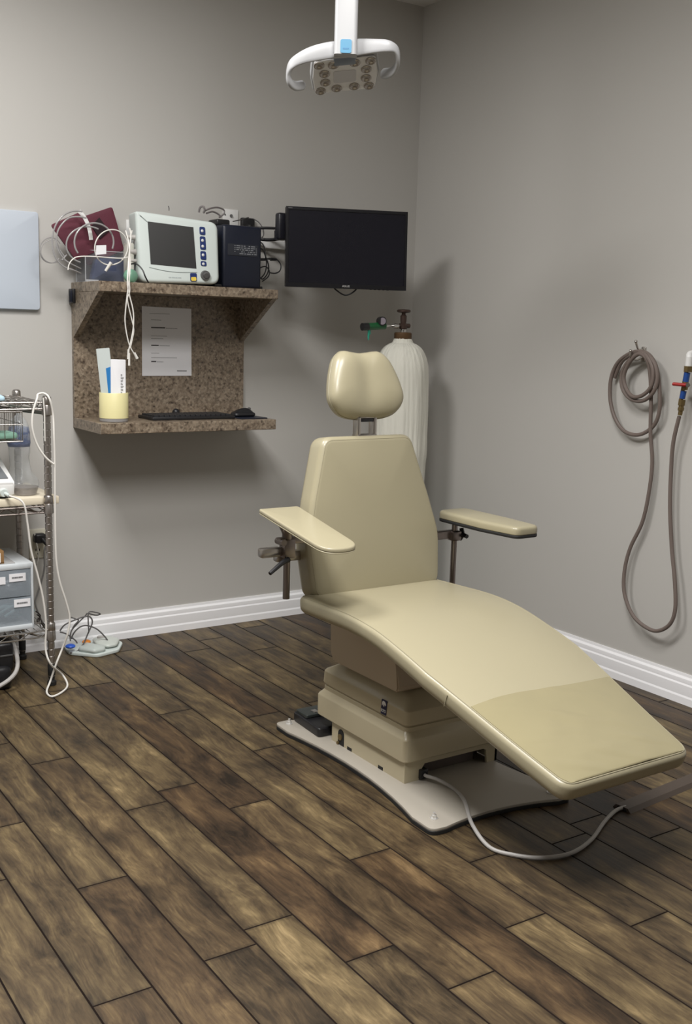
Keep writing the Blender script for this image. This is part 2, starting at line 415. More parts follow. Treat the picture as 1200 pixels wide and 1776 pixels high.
M_bag = clear_mat('clear_poly_bag', (.80, .84, .87, 1), .28, .18)
M_drawer = clear_mat('frosted_drawer', (.42, .48, .54, 1), .38, .25)
M_ctube = clear_mat('clear_tubing', (.36, .35, .35, 1), .8, .2)

# ------------------------------------------------------------------ room
XL, YF, H = -4.5, -5.9, 2.74
X0, PW = -2.432, .1241
bm = B(); uvl = bm.loops.layers.uv.new('uv'); tone = bm.faces.layers.float.new('tone'); plen = bm.faces.layers.float.new('plen'); pwid = bm.faces.layers.float.new('pwid'); uv2 = bm.loops.layers.uv.new('local')
k0 = int(math.floor((XL-X0)/PW)); k1 = int(math.ceil((0-X0)/PW))
tones = {}
for k in range(k0, k1+1):
    xa = max(XL, X0+k*PW); xb = min(0, xa+PW if xa > XL else X0+(k+1)*PW)
    if xb-xa < .004: continue
    row = k+0
    key = {0: -1}.get(row, row)
    J = []
    # measured joints: row index r spans X0+r*PW .. X0+(r+1)*PW
    M_ = {0: [-1.463], 1: [-1.862], 2: [-1.108, -2.27], 3: [-1.535], 4: [-2.424], 5: [-.515, -1.663], 6: [-.909, -2.068],
          7: [-.178, -1.340, -2.498], 8: [-1.078, -2.229], 9: [-.305, -2.637], 12: [-.105]}
    if row == -1: base = [-2.0]
    base = M_.get(row, [-random.uniform(.3, 1.2)] if row != -1 else [-1.05])
    J = sorted(base, reverse=True)
    y = J[0]
    while y < -.75: y += random.uniform(.75, 1.15); J.append(y)
    y = min(J)
    while y > YF: y -= random.uniform(.65, 1.25); J.append(y)
    J = sorted([j for j in J if YF+.05 < j < -.03]+[0, YF], reverse=True)
    for a, b_ in zip(J, J[1:]):
        g = .0021; tv = random.random(); off = random.uniform(0, 40)
        if a-b_ < .02: continue
        lo = [(xa, b_), (xb, b_), (xb, a), (xa, a)]; hi = [(xa+g, b_+g), (xb-g, b_+g), (xb-g, a-g), (xa+g, a-g)]
        vl = [bm.verts.new((p[0], p[1], -.0022)) for p in lo]; vh = [bm.verts.new((p[0], p[1], 0)) for p in hi]
        f = bm.faces.new(vh); f[tone] = tv; f[plen] = a-b_; f[pwid] = xb-xa; f.material_index = 0
        for lp in f.loops: lp[uvl].uv = (lp.vert.co.x-xa+off, lp.vert.co.y+off*3); lp[uv2].uv = (lp.vert.co.x-xa, lp.vert.co.y-b_)
        for i in range(4):
            f = bm.faces.new((vl[i], vl[(i+1) % 4], vh[(i+1) % 4], vh[i])); f.material_index = 1
v = [bm.verts.new(p) for p in ((XL, YF, -.0024), (0, YF, -.0024), (0, 0, -.0024), (XL, 0, -.0024))]
f = bm.faces.new(v); f.material_index = 1
v = [bm.verts.new(p) for p in ((XL-.1, YF-.1, -.08), (.1, YF-.1, -.08), (.1, .1, -.08), (XL-.1, .1, -.08))]
f = bm.faces.new(v[::-1]); f.material_index = 1
me = bpy.data.meshes.new('floor'); bm.normal_update(); bm.to_mesh(me); bm.free(); me.materials.append(M_floor); me.materials.append(M_groove)
fo = bpy.data.objects.new('floor', me); COL.objects.link(fo); fo['kind'] = 'structure'; ORG['floor'] = Vector()

struct('ceiling', box(B(), (XL-.1, YF-.1, H), (.1, .1, H+.1)), M_ceil)
struct('wall_back', box(B(), (XL-.1, 0, -.08), (.1, .1, H)), M_wall)
struct('wall_right', box(B(), (0, YF-.1, -.08), (.1, 0, H)), M_wall)
struct('wall_left', box(B(), (XL-.1, YF-.1, -.08), (XL, 0, H)), M_wall)
struct('wall_front', box(B(), (XL, YF-.1, -.08), (0, YF, H)), M_wall)
PROF = [(0, 0), (.017, 0), (.017, .026), (.014, .033), (.0145, .037), (.0145, .070), (.011, .076), (.0115, .080), (.0105, .092), (.005, .100), (.004, .110), (0, .110)]
def baseboard(name, p0, p1, n):
    bm = B(); p0 = Vector(p0); p1 = Vector(p1); n = Vector(n)
    a = [bm.verts.new(p0+n*d+Vector((0, 0, z))) for d, z in PROF]; b_ = [bm.verts.new(p1+n*d+Vector((0, 0, z))) for d, z in PROF]
    for i in range(len(a)): bm.faces.new((a[i], a[(i+1) % len(a)], b_[(i+1) % len(a)], b_[i]))
    bm.faces.new(a); bm.faces.new(b_[::-1]); struct(name, bm, M_trim, .3)
baseboard('baseboard_back', (XL, 0, 0), (0, 0, 0), (0, -1, 0))
baseboard('baseboard_right', (0, YF, 0), (0, 0, 0), (-1, 0, 0))
baseboard('baseboard_left', (XL, YF, 0), (XL, 0, 0), (1, 0, 0))
baseboard('baseboard_front', (XL, YF, 0), (0, YF, 0), (0, 1, 0))
for i, (x, y, sx, sy, p, spd) in enumerate(LAMPS):
    t = thing('ceiling_light', ['square recessed ceiling light nearest the back wall', 'square recessed ceiling light above the foot of the chair', 'square recessed ceiling light nearest the camera'][i], 'light', (x, y, 2.72))
    bm = B(); e = .03
    for a, b_ in (((x-sx/2-e, y-sy/2-e), (x+sx/2+e, y-sy/2)), ((x-sx/2-e, y+sy/2), (x+sx/2+e, y+sy/2+e)), ((x-sx/2-e, y-sy/2), (x-sx/2, y+sy/2)), ((x+sx/2, y-sy/2), (x+sx/2+e, y+sy/2))):
        box(bm, (*a, 2.72), (*b_, 2.7399))
    obj('frame', bm, M_white, t)
    obj('diffuser', box(B(), (x-sx/2, y-sy/2, 2.728), (x+sx/2, y+sy/2, 2.734)), M_white, t)

# ------------------------------------------------------------------ procedure chair
CX = -1.2
chair = thing('procedure_chair', 'cream vinyl reclining procedure chair on a moulded pedestal in the middle of the room', 'chair', (-1.19, -1.65, 0))
PATH = [(-1.415, .500), (-1.55, .505), (-1.70, .509), (-1.82, .500), (-1.93, .478), (-2.05, .447), (-2.15, .416), (-2.25, .383), (-2.37, .344), (-2.515, .300)]
_P = catmull([(0, y, z) for y, z in PATH], 8)
_S = [0]
for a, b_ in zip(_P, _P[1:]): _S.append(_S[-1]+(b_-a).length)
SL = _S[-1]
def path_at(s):
    s = max(0, min(SL, s))
    for i in range(len(_S)-1):
        if s <= _S[i+1]: break
    t = (s-_S[i])/(_S[i+1]-_S[i]); p = _P[i].lerp(_P[i+1], t)
    a = _P[max(i-2, 0)]; b_ = _P[min(i+3, len(_P)-1)]; d = (b_-a).normalized()
    return p, Vector((0, d.z, -d.y))      # normal pointing up
TS = .054
def seat_map(u, s, h):
    p, n = path_at(s); over = 0
    if s < 0: p = p+Vector((0, -s, 0))
    if s > SL: p = p+(_P[-1]-_P[-2]).normalized()*(s-SL)
    return Vector((CX+.0+u, p.y, p.z))+n*(h-TS)
hwf = [(0, .268), (.55*SL, .270), (.72*SL, .25), (SL, .213)]
so = rpoly([(-.262, 0), (.262, 0), (.270, .35), (.270, .58*SL), (.213, SL), (-.213, SL), (-.270, .58*SL), (-.270, .35)], [.035, .035, .2, .2, .045, .045, .2, .2], 7)
so = resample(so, .03)
cr_ = lambda u, s, k: .009*(1-k**3)
seat = obj('seat', pad(B(), so, TS, .014, seat_map, cr_, nr=12, es=5, er_bot=.026), M_vinyl, chair, 1.2)
pts = [seat_map(p.x, p.y, TS-.001) for p in inset(so, .009)]
obj('piping', tube(B(), pts, .0016, closed=True, smooth=False, seg=6), M_pipe, seat)
# end bolster seams on the side band
for sx_ in (-1, 1):
    for s in (.655*SL,):
        bm = B(); hw = .270-(.057)*(s-.58*SL)/(.42*SL)
        tube(bm, [seat_map(sx_*(hw+.0008), s, h) for h in (.012, .03, .046)], .0012, smooth=False, seg=6); obj('band_seam', bm, M_pipe, seat)
# foot cover over the lower part
bm = B(); nu, nv = 60, 70; G = []
for j in range(nv+1):
    row = []
    for i in range(nu+1):
        a = i/nu*2-1
        sst = .745*SL-.034+.006*math.sin(a*3); s = sst+(SL-.012-sst)*j/nv
        hw = .270-.057*max(0, (s-.58*SL)/(.42*SL))-.012
        endr = max(0, s-(SL-.045)); hw -= .5*endr*endr/.045
        u = a*hw
        k = max(abs(a), .0)
        wr = .0016*noise.noise(Vector((u*14+s*5, s*11, 3)))+.0040*max(0, noise.noise(Vector((u*5+s*7, s*22-u*14, 7))))
        c = .009*(1-abs(a)**3)*(1 if s < SL-.08 else max(0, (SL-.010-s)/.07)**.5)
        row.append(bm.verts.new(seat_map(u, s, TS+.0012+c*.98+wr*(1-a*a)**.5)))
    G.append(row)
for j in range(nv):
    for i in range(nu): bm.faces.new((G[j][i], G[j][i+1], G[j+1][i+1], G[j+1][i]))
r = bmesh.ops.extrude_face_region(bm, geom=bm.faces[:]); bmesh.ops.translate(bm, vec=(0, 0, -.0015), verts=[g for g in r['geom'] if isinstance(g, bmesh.types.BMVert)])
c = obj('foot_cover', bm, M_vinyl_foot, chair, 1.2); c['label'] = 'yellowed wrinkled vinyl over the foot end'
# backrest
BU = Vector((0, .14, .99)).normalized(); BO = Vector((0, -.99, .14)).normalized(); TB = .092
bb = Vector((-1.178, -1.450, .488))
def back_map(u, v, h):
    hs = 1-.0*v
    return bb+Vector((1, 0, 0))*(u-.012*v/.47)+BU*v+BO*(h-TB)
bo = resample(rpoly([(-.240, -.004), (.240, -.004), (.256, .17), (.222, .30), (.166, .490), (-.166, .490), (-.222, .30), (-.252, .17)], [.045, .045, .2, .3, .045, .045, .3, .2], 8), .03)
back = obj('backrest', pad(B(), bo, TB, .020, back_map, lambda u, v, k: .010*(1-k**3), nr=10, es=6, er_bot=.03), M_vinyl, chair, 1.2)
obj('piping', tube(B(), [back_map(p.x, p.y, TB-.0025) for p in inset(bo, .0115)], .0014, closed=True, smooth=False, seg=6), M_pipe, back)
# headrest: two lobes either side of a shallow vertical channel
HB = Vector((-1.188, -1.392, 1.036)); HU = Vector((0, .26, .965)).normalized(); HO = Vector((0, -.99, .10)).normalized()
ha = math.radians(-4)
HX = Vector((math.cos(ha), math.sin(ha), 0)); HO = (Vector((math.sin(ha), -math.cos(ha), .27))).normalized()
def head_map(u, v, h):
    hh = h-.085
    wrap = -2.0*u*u*0 + .0
    return HB+HX*u+HU*v+HO*(hh+1.3*u*u-.008)
_h = [(0, -.004), (.06, -.002), (.104, .014), (.129, .050), (.127, .092), (.113, .142), (.094, .184), (.066, .208), (.032, .2065)]
_hc = [Vector((x, y, 0)) for x, y in _h]+[Vector((0, .2035, 0))]+[Vector((-x, y, 0)) for x, y in _h[:0:-1]]
ho = resample([Vector((p.x, p.y)) for p in catmull(_hc, 5, True)], .012)
def head_crown(u, v, k):
    return -.009*math.exp(-(u/.036)**2)*(1-k**2)
head = obj('headrest', pillow(B(), ho, lambda u, v, h: head_map(u, v, h+.044), .056, .042, 2.7, 3.4, crown=head_crown), M_vinyl, chair, 1.3)
obj('piping', tube(B(), [head_map(p.x, p.y, .046) for p in inset(ho, -.0004)], .0012, closed=True, smooth=False, seg=6), M_pipe, head)
bm = B()
for s in (-1, 1): box(bm, (-1.186+s*.030-.006, -1.365, .952), (-1.186+s*.030+.006, -1.335, 1.045), .003)
box(bm, (-1.222, -1.368, .955), (-1.150, -1.332, .974), .003); box(bm, (-1.222, -1.365, 1.024), (-1.150, -1.335, 1.045), .003)
box(bm, (-1.212, -1.36, .70), (-1.160, -1.345, .965), .003)
obj('headrest_bracket', bm, M_steel, chair)
obj('bracket_pad', box(B(), (-1.209, -1.364, 1.013), (-1.163, -1.336, 1.0245), .002), M_black, chair)
# armrests
def armrest(ox, z0, y0, y1, tilt, sgn, cutend, wd=.066):
    L_ = y0-y1
    if cutend: ol = rpoly([(-wd-.004, 0), (wd+.012, 0), (wd, L_-.0), (-wd, L_-.0)], [.006, .012, .062, .062], 8)
    else: ol = rpoly([(-wd, 0), (wd-.004, 0), (wd, L_*.6), (wd-.01, L_), (-wd+.02, L_), (-wd, L_*.6)], [.035, .03, .1, .03, .03, .1], 7)
    ol = resample(ol, .02); ct, st = math.cos(tilt), math.sin(tilt)
    mp = lambda u, s, h: Vector((ox+u, y0-s*ct-h*st*0, z0-s*st+h))
    cush = obj('armrest', pad(B(), ol, .026 if not cutend else .012, .011 if not cutend else .005, mp, lambda u, v, k: .003*(1-k**2), nr=6, er_bot=.003), M_vinyl, chair, 1.2)
    oi = ol
    b_ = obj('armrest_board', pad(B(), oi, .010 if not cutend else .004, .0015, lambda u, s, h: mp(u, s, h-(.0102 if not cutend else .0042)), nr=3, es=1), M_rubber if not cutend else M_vinyl, cush, .8)
    return cush, mp
aL, mL = armrest(-1.500, .752, -1.358, -1.728, math.radians(9), -1, True, .060)
aR, mR = armrest(-.812, .684, -1.335, -1.710, 0, 1, False, .064)
aL['label'] = 'thin flat armrest pad cut square at the back'; aR['label'] = 'padded armrest on a black board'
def lever(bm, a, b_): tube(bm, [a, Vector(a).lerp(Vector(b_), .35)+Vector((0, 0, .004)), b_], .008, seg=8, rf=lambda t: 1.15-.45*t)
# left hardware
bm = B(); px = -1.492; py_ = -1.405
cyl(bm, (px, py_, .492), (px, py_, .735), .0105, seg=14); obj('armrest_post', bm, M_dsteel, chair)
bm = B(); lathe(bm, [(.016, .672), (.016, .690), (.020, .700), (.034, .728), (.036, .734)], (px, py_, 0), 18); obj('post_flange', bm, M_dsteel, chair)
bm = B(); box(bm, (px-.018, py_-.018, .618), (px+.020, py_+.018, .676), .004)
box(bm, (px-.03, py_-.012, .660), (-1.40, py_+.014, .680), .003); cyl(bm, (px-.022, py_-.02, .668), (px-.022, py_+.02, .668), .010)
obj('armrest_clamp', bm, M_dsteel, chair)
bm = B(); box(bm, (px-.085, py_+.00, .622), (px-.014, py_+.03, .650), .006)
box(bm, (px-.02, py_+.022, .60), (-1.35, py_+.05, .63), .004); obj('support_bar', bm, M_steel, chair)
bm = B(); lever(bm, (px-.01, py_-.026, .618), (px-.086, py_-.05, .588)); obj('clamp_lever', bm, M_black, chair)
# right hardware
bm = B(); qx, qy = -.846, -1.40
cyl(bm, (qx, qy, .45), (qx, qy, .682), .0098, seg=14); obj('armrest_post', bm, M_dsteel, chair)
bm = B(); box(bm, (qx-.018, qy-.018, .615), (qx+.018, qy+.018, .648), .005); box(bm, (-1.02, qy-.004, .622), (qx, qy+.016, .650), .003); obj('armrest_clamp', bm, M_dsteel, chair)
bm = B(); c0 = Vector((qx+.026, qy-.012, .634)); cyl(bm, (qx+.012, qy-.008, .633), c0, .010)
for a in range(3):
    d = Vector((.006, math.sin(a*2.094+.4), math.cos(a*2.094+.4))); tube(bm, [c0, c0+d*.012, c0+d*.022], .0075, seg=8, smooth=False)
obj('clamp_knob', bm, M_black, chair)
# recline arms behind the backrest down to the seat frame
bm = B()
for s in (-1, 1): box(bm, (-1.19+s*.12-.012, -1.375, .44), (-1.19+s*.12+.012, -1.335, .70), .004)
box(bm, (-1.40, -1.376, .60), (-.98, -1.350, .63), .004)
box(bm, (-1.33, -1.90, .425), (-1.07, -1.36, .442), .004)
obj('back_frame', bm, M_dsteel, chair)
# shroud between seat and pedestal
SX0, SX1 = -1.322, -1.02
bm = B(); prof = [(-1.385, .44), (-1.393, .30), (-1.41, .272), (-1.748, .272), (-1.754, .285), (-1.742, .34), (-1.72, .44)]
prism(bm, prof, lambda u, v, h: Vector((h, u, v)), SX0, SX1)
bmesh.ops.bevel(bm, geom=bm.edges[:], offset=.005, segments=2, affect='EDGES')
obj('seat_shroud', bm, M_shroud, chair, .5)
# pedestal: stacked tiers, each tier a ring of the rounded plan
PX0, PX1, PY0, PY1 = -1.336, -.968, -1.338, -1.815
def ring_plan(x0, x1, y0, y1, r): return rpoly([(x0, y1), (x1, y1), (x1, y0), (x0, y0)], r, 5)
tiers = [(.082, .004), (.086, 0), (.148, 0), (.153, .002), (.166, .013), (.169, .015), (.181, .015), (.1825, .019), (.1865, .019), (.188, .014), (.193, .012), (.228, .014), (.234, .018), (.262, .062), (.276, .10), (.284, .12)]
bm = B(); V = []
for z, d in tiers: V.append([bm.verts.new((p.x, p.y, z)) for p in ring_plan(PX0+d, PX1-d, PY0-d, PY1+d, .022)])
n = len(V[0])
for a, b_ in zip(V, V[1:]):
    for k in range(n): bm.faces.new((a[k], a[(k+1) % n], b_[(k+1) % n], b_[k]))
bm.faces.new(V[-1]); bm.faces.new(V[0][::-1])
ped = obj('pedestal', bm, M_shell, chair, .45)
# skirt panels below, with feet
PZ = .0190
bm = B(); I = .010
def sk(p2, fixed, axis, th=.008):
    if axis == 'x': prism(bm, p2, lambda u, v, h: Vector((h, u, v)), fixed, fixed+th)
    else: prism(bm, p2, lambda u, v, h: Vector((u, h, v)), fixed, fixed+th)
ys0, ys1 = PY0-.085, PY1+I
sk([(ys0, .084), (ys0, PZ), (ys1+.004, PZ), (ys1+.004, .084)], PX0+I+.0002, 'x')
sk([(ys0-.2, .084), (ys0-.2, PZ), (ys1, PZ), (ys1, .084)], PX1-I-.008, 'x')
def arch(x0, x1): return [(x0, .084), (x0, PZ), (x0+.052, PZ), (x0+.060, .050), (x0+.072, .066), (x1-.055, .066), (x1-.043, .060), (x1-.038, PZ), (x1, PZ), (x1, .084)]
sk(arch(PX0+I, PX1-I), PY1+I, 'y')
sk([(PX0+I, .084), (PX0+I, PZ), (PX1-I, PZ), (PX1-I, .084)], ys0-.008, 'y')
skirt = obj('skirt', bm, M_shell, ped, .5)
bm = B(); prism(bm, [(-1.475+.0165*math.cos(a_), .054+.0165*math.sin(a_)) for a_ in [PI*i_/12 for i_ in range(13)]]+[(-1.4915, .0195), (-1.4585, .0195)], lambda u, v, h: Vector((h, u, v)), PX0+I-.0008, PX0+I+.003)
obj('opening', bm, M_rubber, ped)
for y_ in (-1.523, -1.688): obj('slot', box(B(), (PX0+I-.0008, y_-.012, .0194), (PX0+I+.003, y_+.012, .029)), M_rubber, ped)
bm = B(); cyl(bm, (PX0+I-.004, -1.472, .045), (PX0+I+.01, -1.472, .045), .010); cyl(bm, (PX0+I-.006, -1.462, .024), (PX0+I+.006, -1.462, .024), .005); obj('cord_fitting', bm, M_brass, ped)
bm = B(); cyl(bm, (-1.09, PY1-.0008+.002, .105), (-1.09, PY1+.004, .105), .0022, seg=8); obj('screw_hole', bm, M_rubber, ped)
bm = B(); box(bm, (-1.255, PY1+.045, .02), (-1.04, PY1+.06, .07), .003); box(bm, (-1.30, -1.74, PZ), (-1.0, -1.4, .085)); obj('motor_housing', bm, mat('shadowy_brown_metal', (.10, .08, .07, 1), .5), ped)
# badge on the pedestal side: navy tile with a bear over the word
bx = PX0+.0132
bmp = lambda u, v, h: Vector((bx-.0004-h+(v)*.05, -1.692-u, .212+v*.85))
bo_ = rpoly([(-.0135, -.026), (.0135, -.026), (.0135, .026), (-.0135, .026)], .003, 4)
bdg = obj('badge', prism(B(), bo_, bmp, 0, .0012), M_navylogo, ped); bdg['label'] = 'navy badge with a white bear above the word BOYD'
bear = [(-.0100, .0040), (-.0072, .0040), (-.0066, .0085), (-.0040, .0085), (-.0036, .0020), (-.0006, .0020), (-.0002, .0090), (.0026, .0090), (.0034, .0045), (.0056, .0045), (.0060, .0095), (.0082, .0080), (.0100, .0088), (.0092, .0128), (.0072, .0160), (.0050, .0186), (.0015, .0208), (-.0030, .0214), (-.0068, .0200), (-.0095, .0160), (-.0102, .0100)]
bmg = B(); prism(bmg, bear, bmp, .0012, .0016); obj('bear_mark', bmg, M_white, bdg)
obj('lettering', text_bm('BOYD', .0100, lambda u, v, h: bmp(u*.85, (v-.0)*1.45-.0130, h+.0012)), M_white, bdg)
# base plate with concave sides
A_ = [(-1.435, -2.072), (-.962, -2.105), (-.945, -1.205), (-1.408, -1.205)]
def bez(a, m, b_, n=10): return [Vector(a)*(1-t)**2+Vector(m)*2*t*(1-t)+Vector(b_)*t*t for t in [i/n for i in range(1, n)]]
def lerp2(a, b_, t): return (a[0]+(b_[0]-a[0])*t, a[1]+(b_[1]-a[1])*t)
mids = [(-1.19, -2.035), (-1.03, -1.65), (-1.18, -1.29), (-1.345, -1.66)]
pl_ = []
for i in range(4):
    a, b_ = A_[i], A_[(i+1) % 4]; m = mids[i]; d = Vector(lerp2(a, b_, .5)); m2 = (m[0]*1.0, m[1]*1.0)
    s0 = lerp2(a, b_, .10); s1 = lerp2(a, b_, .90); pl_ += [Vector(a)] + [Vector(s0)] + bez(s0, m2, s1) + [Vector(s1)]
radl = []
for i, p in enumerate(pl_): radl.append(.035 if i % 12 == 0 else 0)
plo = rpoly(pl_, radl, 7)
obj('base_plate', pad(B(), plo, .008, .0012, lambda u, v, h: Vector((u, v, .011+h)), nr=1, es=2), M_plate, chair, .5)
obj('rubber_mat', pad(B(), inset(plo, -.001), .011, .001, lambda u, v, h: Vector((u, v, h)), nr=1, es=1), M_rubber, chair, .5)
for (x, y) in ((-1.388, -2.022), (-1.0, -2.06), (-.985, -1.245), (-1.372, -1.237)):
    bm = B(); cyl(bm, (x, y, .0188), (x, y, .021), .011); cyl(bm, (x, y, .021), (x, y, .0285), .0075, seg=6); cyl(bm, (x, y, .0285), (x, y, .036), .004); obj('levelling_bolt', bm, mat('bright_bolt', (.75, .74, .72, 1), .35, .6), chair)
bm = B(); cyl(bm, (-1.262, PY1-.004, .037), (-1.262, PY1+.02, .037), .010, seg=14); box(bm, (-1.275, PY1-.002, .024), (-1.249, PY1+.03, .052), .003); obj('cord_socket', bm, M_black, chair)

# foot control resting on the plate
ft = thing('foot_control', 'black low foot control with silver pedals resting on the rear of the white base plate', 'foot control', (-1.30, -1.31, .0192))
fm = lambda u, v, h: Vector((-1.30+u, -1.300+v, .0192+h))
fo_ = rpoly([(-.055, -.09), (.06, -.09), (.055, .085), (-.045, .085)], .012, 4)
bm = B(); pad(bm, fo_, .030, .006, lambda u, v, h: fm(u, v, h*(1.0 if v < 0 else 1.05)), nr=2); obj('body', bm, M_black, ft)
bm = B(); pad(bm, rpoly([(-.045, .0), (.05, .0), (.045, .078), (-.038, .078)], .008, 3), .012, .003, lambda u, v, h: fm(u, v, .030+h-.10*(v-.03)*.5), nr=1); obj('raised_deck', bm, mat('charcoal_plastic', (.03, .036, .034, 1), .45), ft)
for u in (.0, .028):
    bm = B(); box(bm, (-.010, -.014, 0), (.010, .014, .004), .001, M=Matrix.Translation(fm(u, .022, .041))); obj('pedal', bm, M_chrome, ft)

# power cord and the floor cover it runs into
S0 = Vector((-1.262, PY1-.012, .037))
cp = [Vector((-1.262, PY1+.0, .037)), S0, Vector((-1.245, -1.86, .034)), fl(789, 1370, .020)] + [fl(x, y, .0075) for x, y in ((805, 1400), (818, 1438), (848, 1468), (890, 1482), (940, 1487), (990, 1479), (1025, 1456), (1048, 1425))] + [fl(1068, 1406, .006), fl(1085, 1400, .006)]
for i in range(4, len(cp)): cp[i].z = .0065 if i > 4 else .0245
cp[5].z = .022; cp[6].z = .0065
pcd = obj('power_cord', tube(B(), cp, .0052, seg=10, n=8), M_cordl, chair); pcd['label'] = 'light grey cord curving over the floor'
a = fl(1078, 1405, 0); b_ = Vector((-.05, a.y+.075, 0))
d = (b_-a).normalized(); nn = Vector((-d.y, d.x, 0)); bm = B()
prism(bm, [(-.030, 0), (.030, 0), (.020, .011), (-.020, .011)], lambda u, v, h: a+nn*u+Vector((0, 0, v))+d*h, 0, (b_-a).length)
cc = obj('floor_cord_cover', bm, M_grey_track, None, .3); tag(cc, 'low taupe floor cord cover running off toward the right wall', 'cord cover')
ORG[cc.name] = cc.location.copy()
bm = B(); prism(bm, [(-.018, .0005), (.018, .0005), (.012, .009), (-.012, .009)], lambda u, v, h: a+nn*u+Vector((0, 0, v))+d*h, -.0012, .0); obj('open_end', bm, M_rubber, cc)

# ------------------------------------------------------------------ gas cylinder in the corner
GX, GY = -.292, -.325
gc = thing('gas_cylinder', 'tall gas cylinder under a gathered off-white cloth cover standing in the corner', 'gas cylinder', (GX, GY, 0))
obj('tank', lathe(B(), [(.10, 0), (.112, .01), (.113, .05), (.113, 1.08), (.105, 1.15), (.08, 1.20), (.045, 1.232), (.036, 1.24), (.036, 1.25)], (GX, GY, 0), 40), M_green, gc)
def pleat(a, z):
    t = max(0, min(1, (1.262-z)/.10))
    w_ = .022*math.sin(a*17+3.1*math.sin(z*3.3+a)+5*math.sin(a*2))+.016*math.sin(a*31+z*6+3*math.sin(a*3)+2*math.sin(z*5))+.03*noise.noise(Vector((math.cos(a)*9, math.sin(a)*9, z*1.6)))+.020*noise.noise(Vector((math.cos(a)*2.2, math.sin(a)*2.2, z*4)))
    low = max(0, (.95-z))*.10
    return 1+w_*(.45+.35*(1-t)+low*6)
pr_ = [(.036, 1.268), (.041, 1.258), (.046, 1.248), (.060, 1.242), (.082, 1.225), (.100, 1.195), (.112, 1.160), (.1175, 1.12), (.119, 1.05), (.120, 1.0), (.121, .95), (.121, .90), (.121, .85), (.122, .80), (.121, .76), (.118, .72), (.1165, .68), (.1150, .64), (.1145, .62)]
pp = [(v_.x, v_.y) for v_ in catmull([(r_, z_, 0) for r_, z_ in pr_], 4)]
obj('cloth_cover', lathe(B(), pp, (GX, GY, 0), 150, pleat), M_cloth, gc, 2.5)
obj('neck_collar', lathe(B(), [(.036, 1.262), (.038, 1.265), (.038, 1.288), (.035, 1.292), (.02, 1.293)], (GX, GY, 0), 28), M_copper, gc)
obj('neck_thread', lathe(B(), [(.012, 1.285), (.014, 1.30), (.012, 1.308)], (GX, GY, 0), 20), M_chrome, gc)
bm = B(); lathe(bm, [(.010, 1.304), (.017, 1.308), (.018, 1.322), (.012, 1.330), (.0135, 1.345), (.014, 1.362), (.009, 1.368), (.008, 1.380)], (GX, GY, 0), 20)
cyl(bm, (GX-.02, GY, 1.321), (GX+.030, GY-.004, 1.321), .0095); obj('valve', bm, M_brown, gc)
hw_ = obj('handwheel', lathe(B(), [(.008, 1.375), (.024, 1.377), (.029, 1.380), (.029, 1.386), (.024, 1.390), (.006, 1.391)], (GX, GY, 0), 24, lambda a, z: 1+.03*math.cos(a*8)), M_brown, gc)
rg = thing('oxygen_regulator', 'green regulator with a round gauge screwed to the side of the cylinder valve', 'regulator', (GX-.115, GY-.01, 1.31))
Yr = GY-.01; rz = 1.318
q = lambda px, py, Y=Yr: bk(px, py, Y)
cyl_ = lambda p0, p1, r, n=18: cyl(B(), p0, p1, r, seg=n)
e0, e1 = q(637, 566.5), q(667, 565)
obj('body', cyl_(e0, e1, .0155), M_green, rg)
obj('end_knob', cyl_(q(628, 567), q(638, 566.5), .0162), M_black, rg)
bm = B(); g0 = q(661, 557, Yr-.002); cyl(bm, g0+Vector((0, .006, 0)), g0+Vector((-.006, -.018, 0)), .019, seg=24); gb = obj('gauge', bm, M_black, rg)
bm = B(); cyl(bm, g0+Vector((-.0055, -.0175, 0)), g0+Vector((-.0065, -.0195, 0)), .0145, seg=24); obj('gauge_face', bm, mat('gauge_glass', (.28, .25, .29, 1), .15), gb)
bm = B(); cyl(bm, q(666, 565.5), Vector((GX-.02, GY, 1.321)), .0048); cyl(bm, q(682, 565), q(690, 565.5), .0105); obj('inlet_stem', bm, M_chrome, rg)
bm = B(); cyl(bm, q(639.5, 572), q(639, 583), .0052, .0045, 12); cyl(bm, q(639, 583), q(638.6, 590), .0045, .002, 12); cyl(bm, q(641.5, 572), q(641.5, 580), .003, seg=10); obj('hose_barb', bm, M_teal, rg)

# ------------------------------------------------------------------ wall monitor on its arm
mc = Vector((-.589, -.318, 1.625)); ex = Vector((math.sin(math.radians(112.66)), math.cos(math.radians(112.66)), 0)); ez = Vector((-.02*ex.y*0, 0, 1)); ez = (Vector((0, 0, 1))-ex*0.012).normalized()
en = ez.cross(ex).normalized()
if en.dot(CAM-mc) < 0: en = -en
mm = lambda u, v, h: mc+ex*u+ez*v+en*h
mon = thing('wall_monitor', 'black flat monitor hanging from its arm beside the corner', 'monitor', mc-Vector((0, 0, .16)))
MW, MH = .2545, .160
obj('case', pad(B(), rpoly([(-MW, -MH), (MW, -MH), (MW, MH), (-MW, MH)], .004, 3), .034, .003, lambda u, v, h: mm(u, v, h-.040), nr=2), M_screen_case, mon)
bm = B(); bwt, bws, bwb = .012, .010, .018
for a, b_ in (((-MW, MH-bwt), (MW, MH)), ((-MW, -MH), (MW, -MH+bwb)), ((-MW, -MH+bwb), (-MW+bws, MH-bwt)), ((MW-bws, -MH+bwb), (MW, MH-bwt))):
    prism(bm, [(a[0], a[1]), (b_[0], a[1]), (b_[0], b_[1]), (a[0], b_[1])], mm, -.0062, .001)
bz = obj('bezel', bm, M_screen_case, mon)
obj('screen', prism(B(), [(-MW+bws, -MH+bwb), (MW-bws, -MH+bwb), (MW-bws, MH-bwt), (-MW+bws, MH-bwt)], mm, -.0062, -.0025), M_screen, mon)
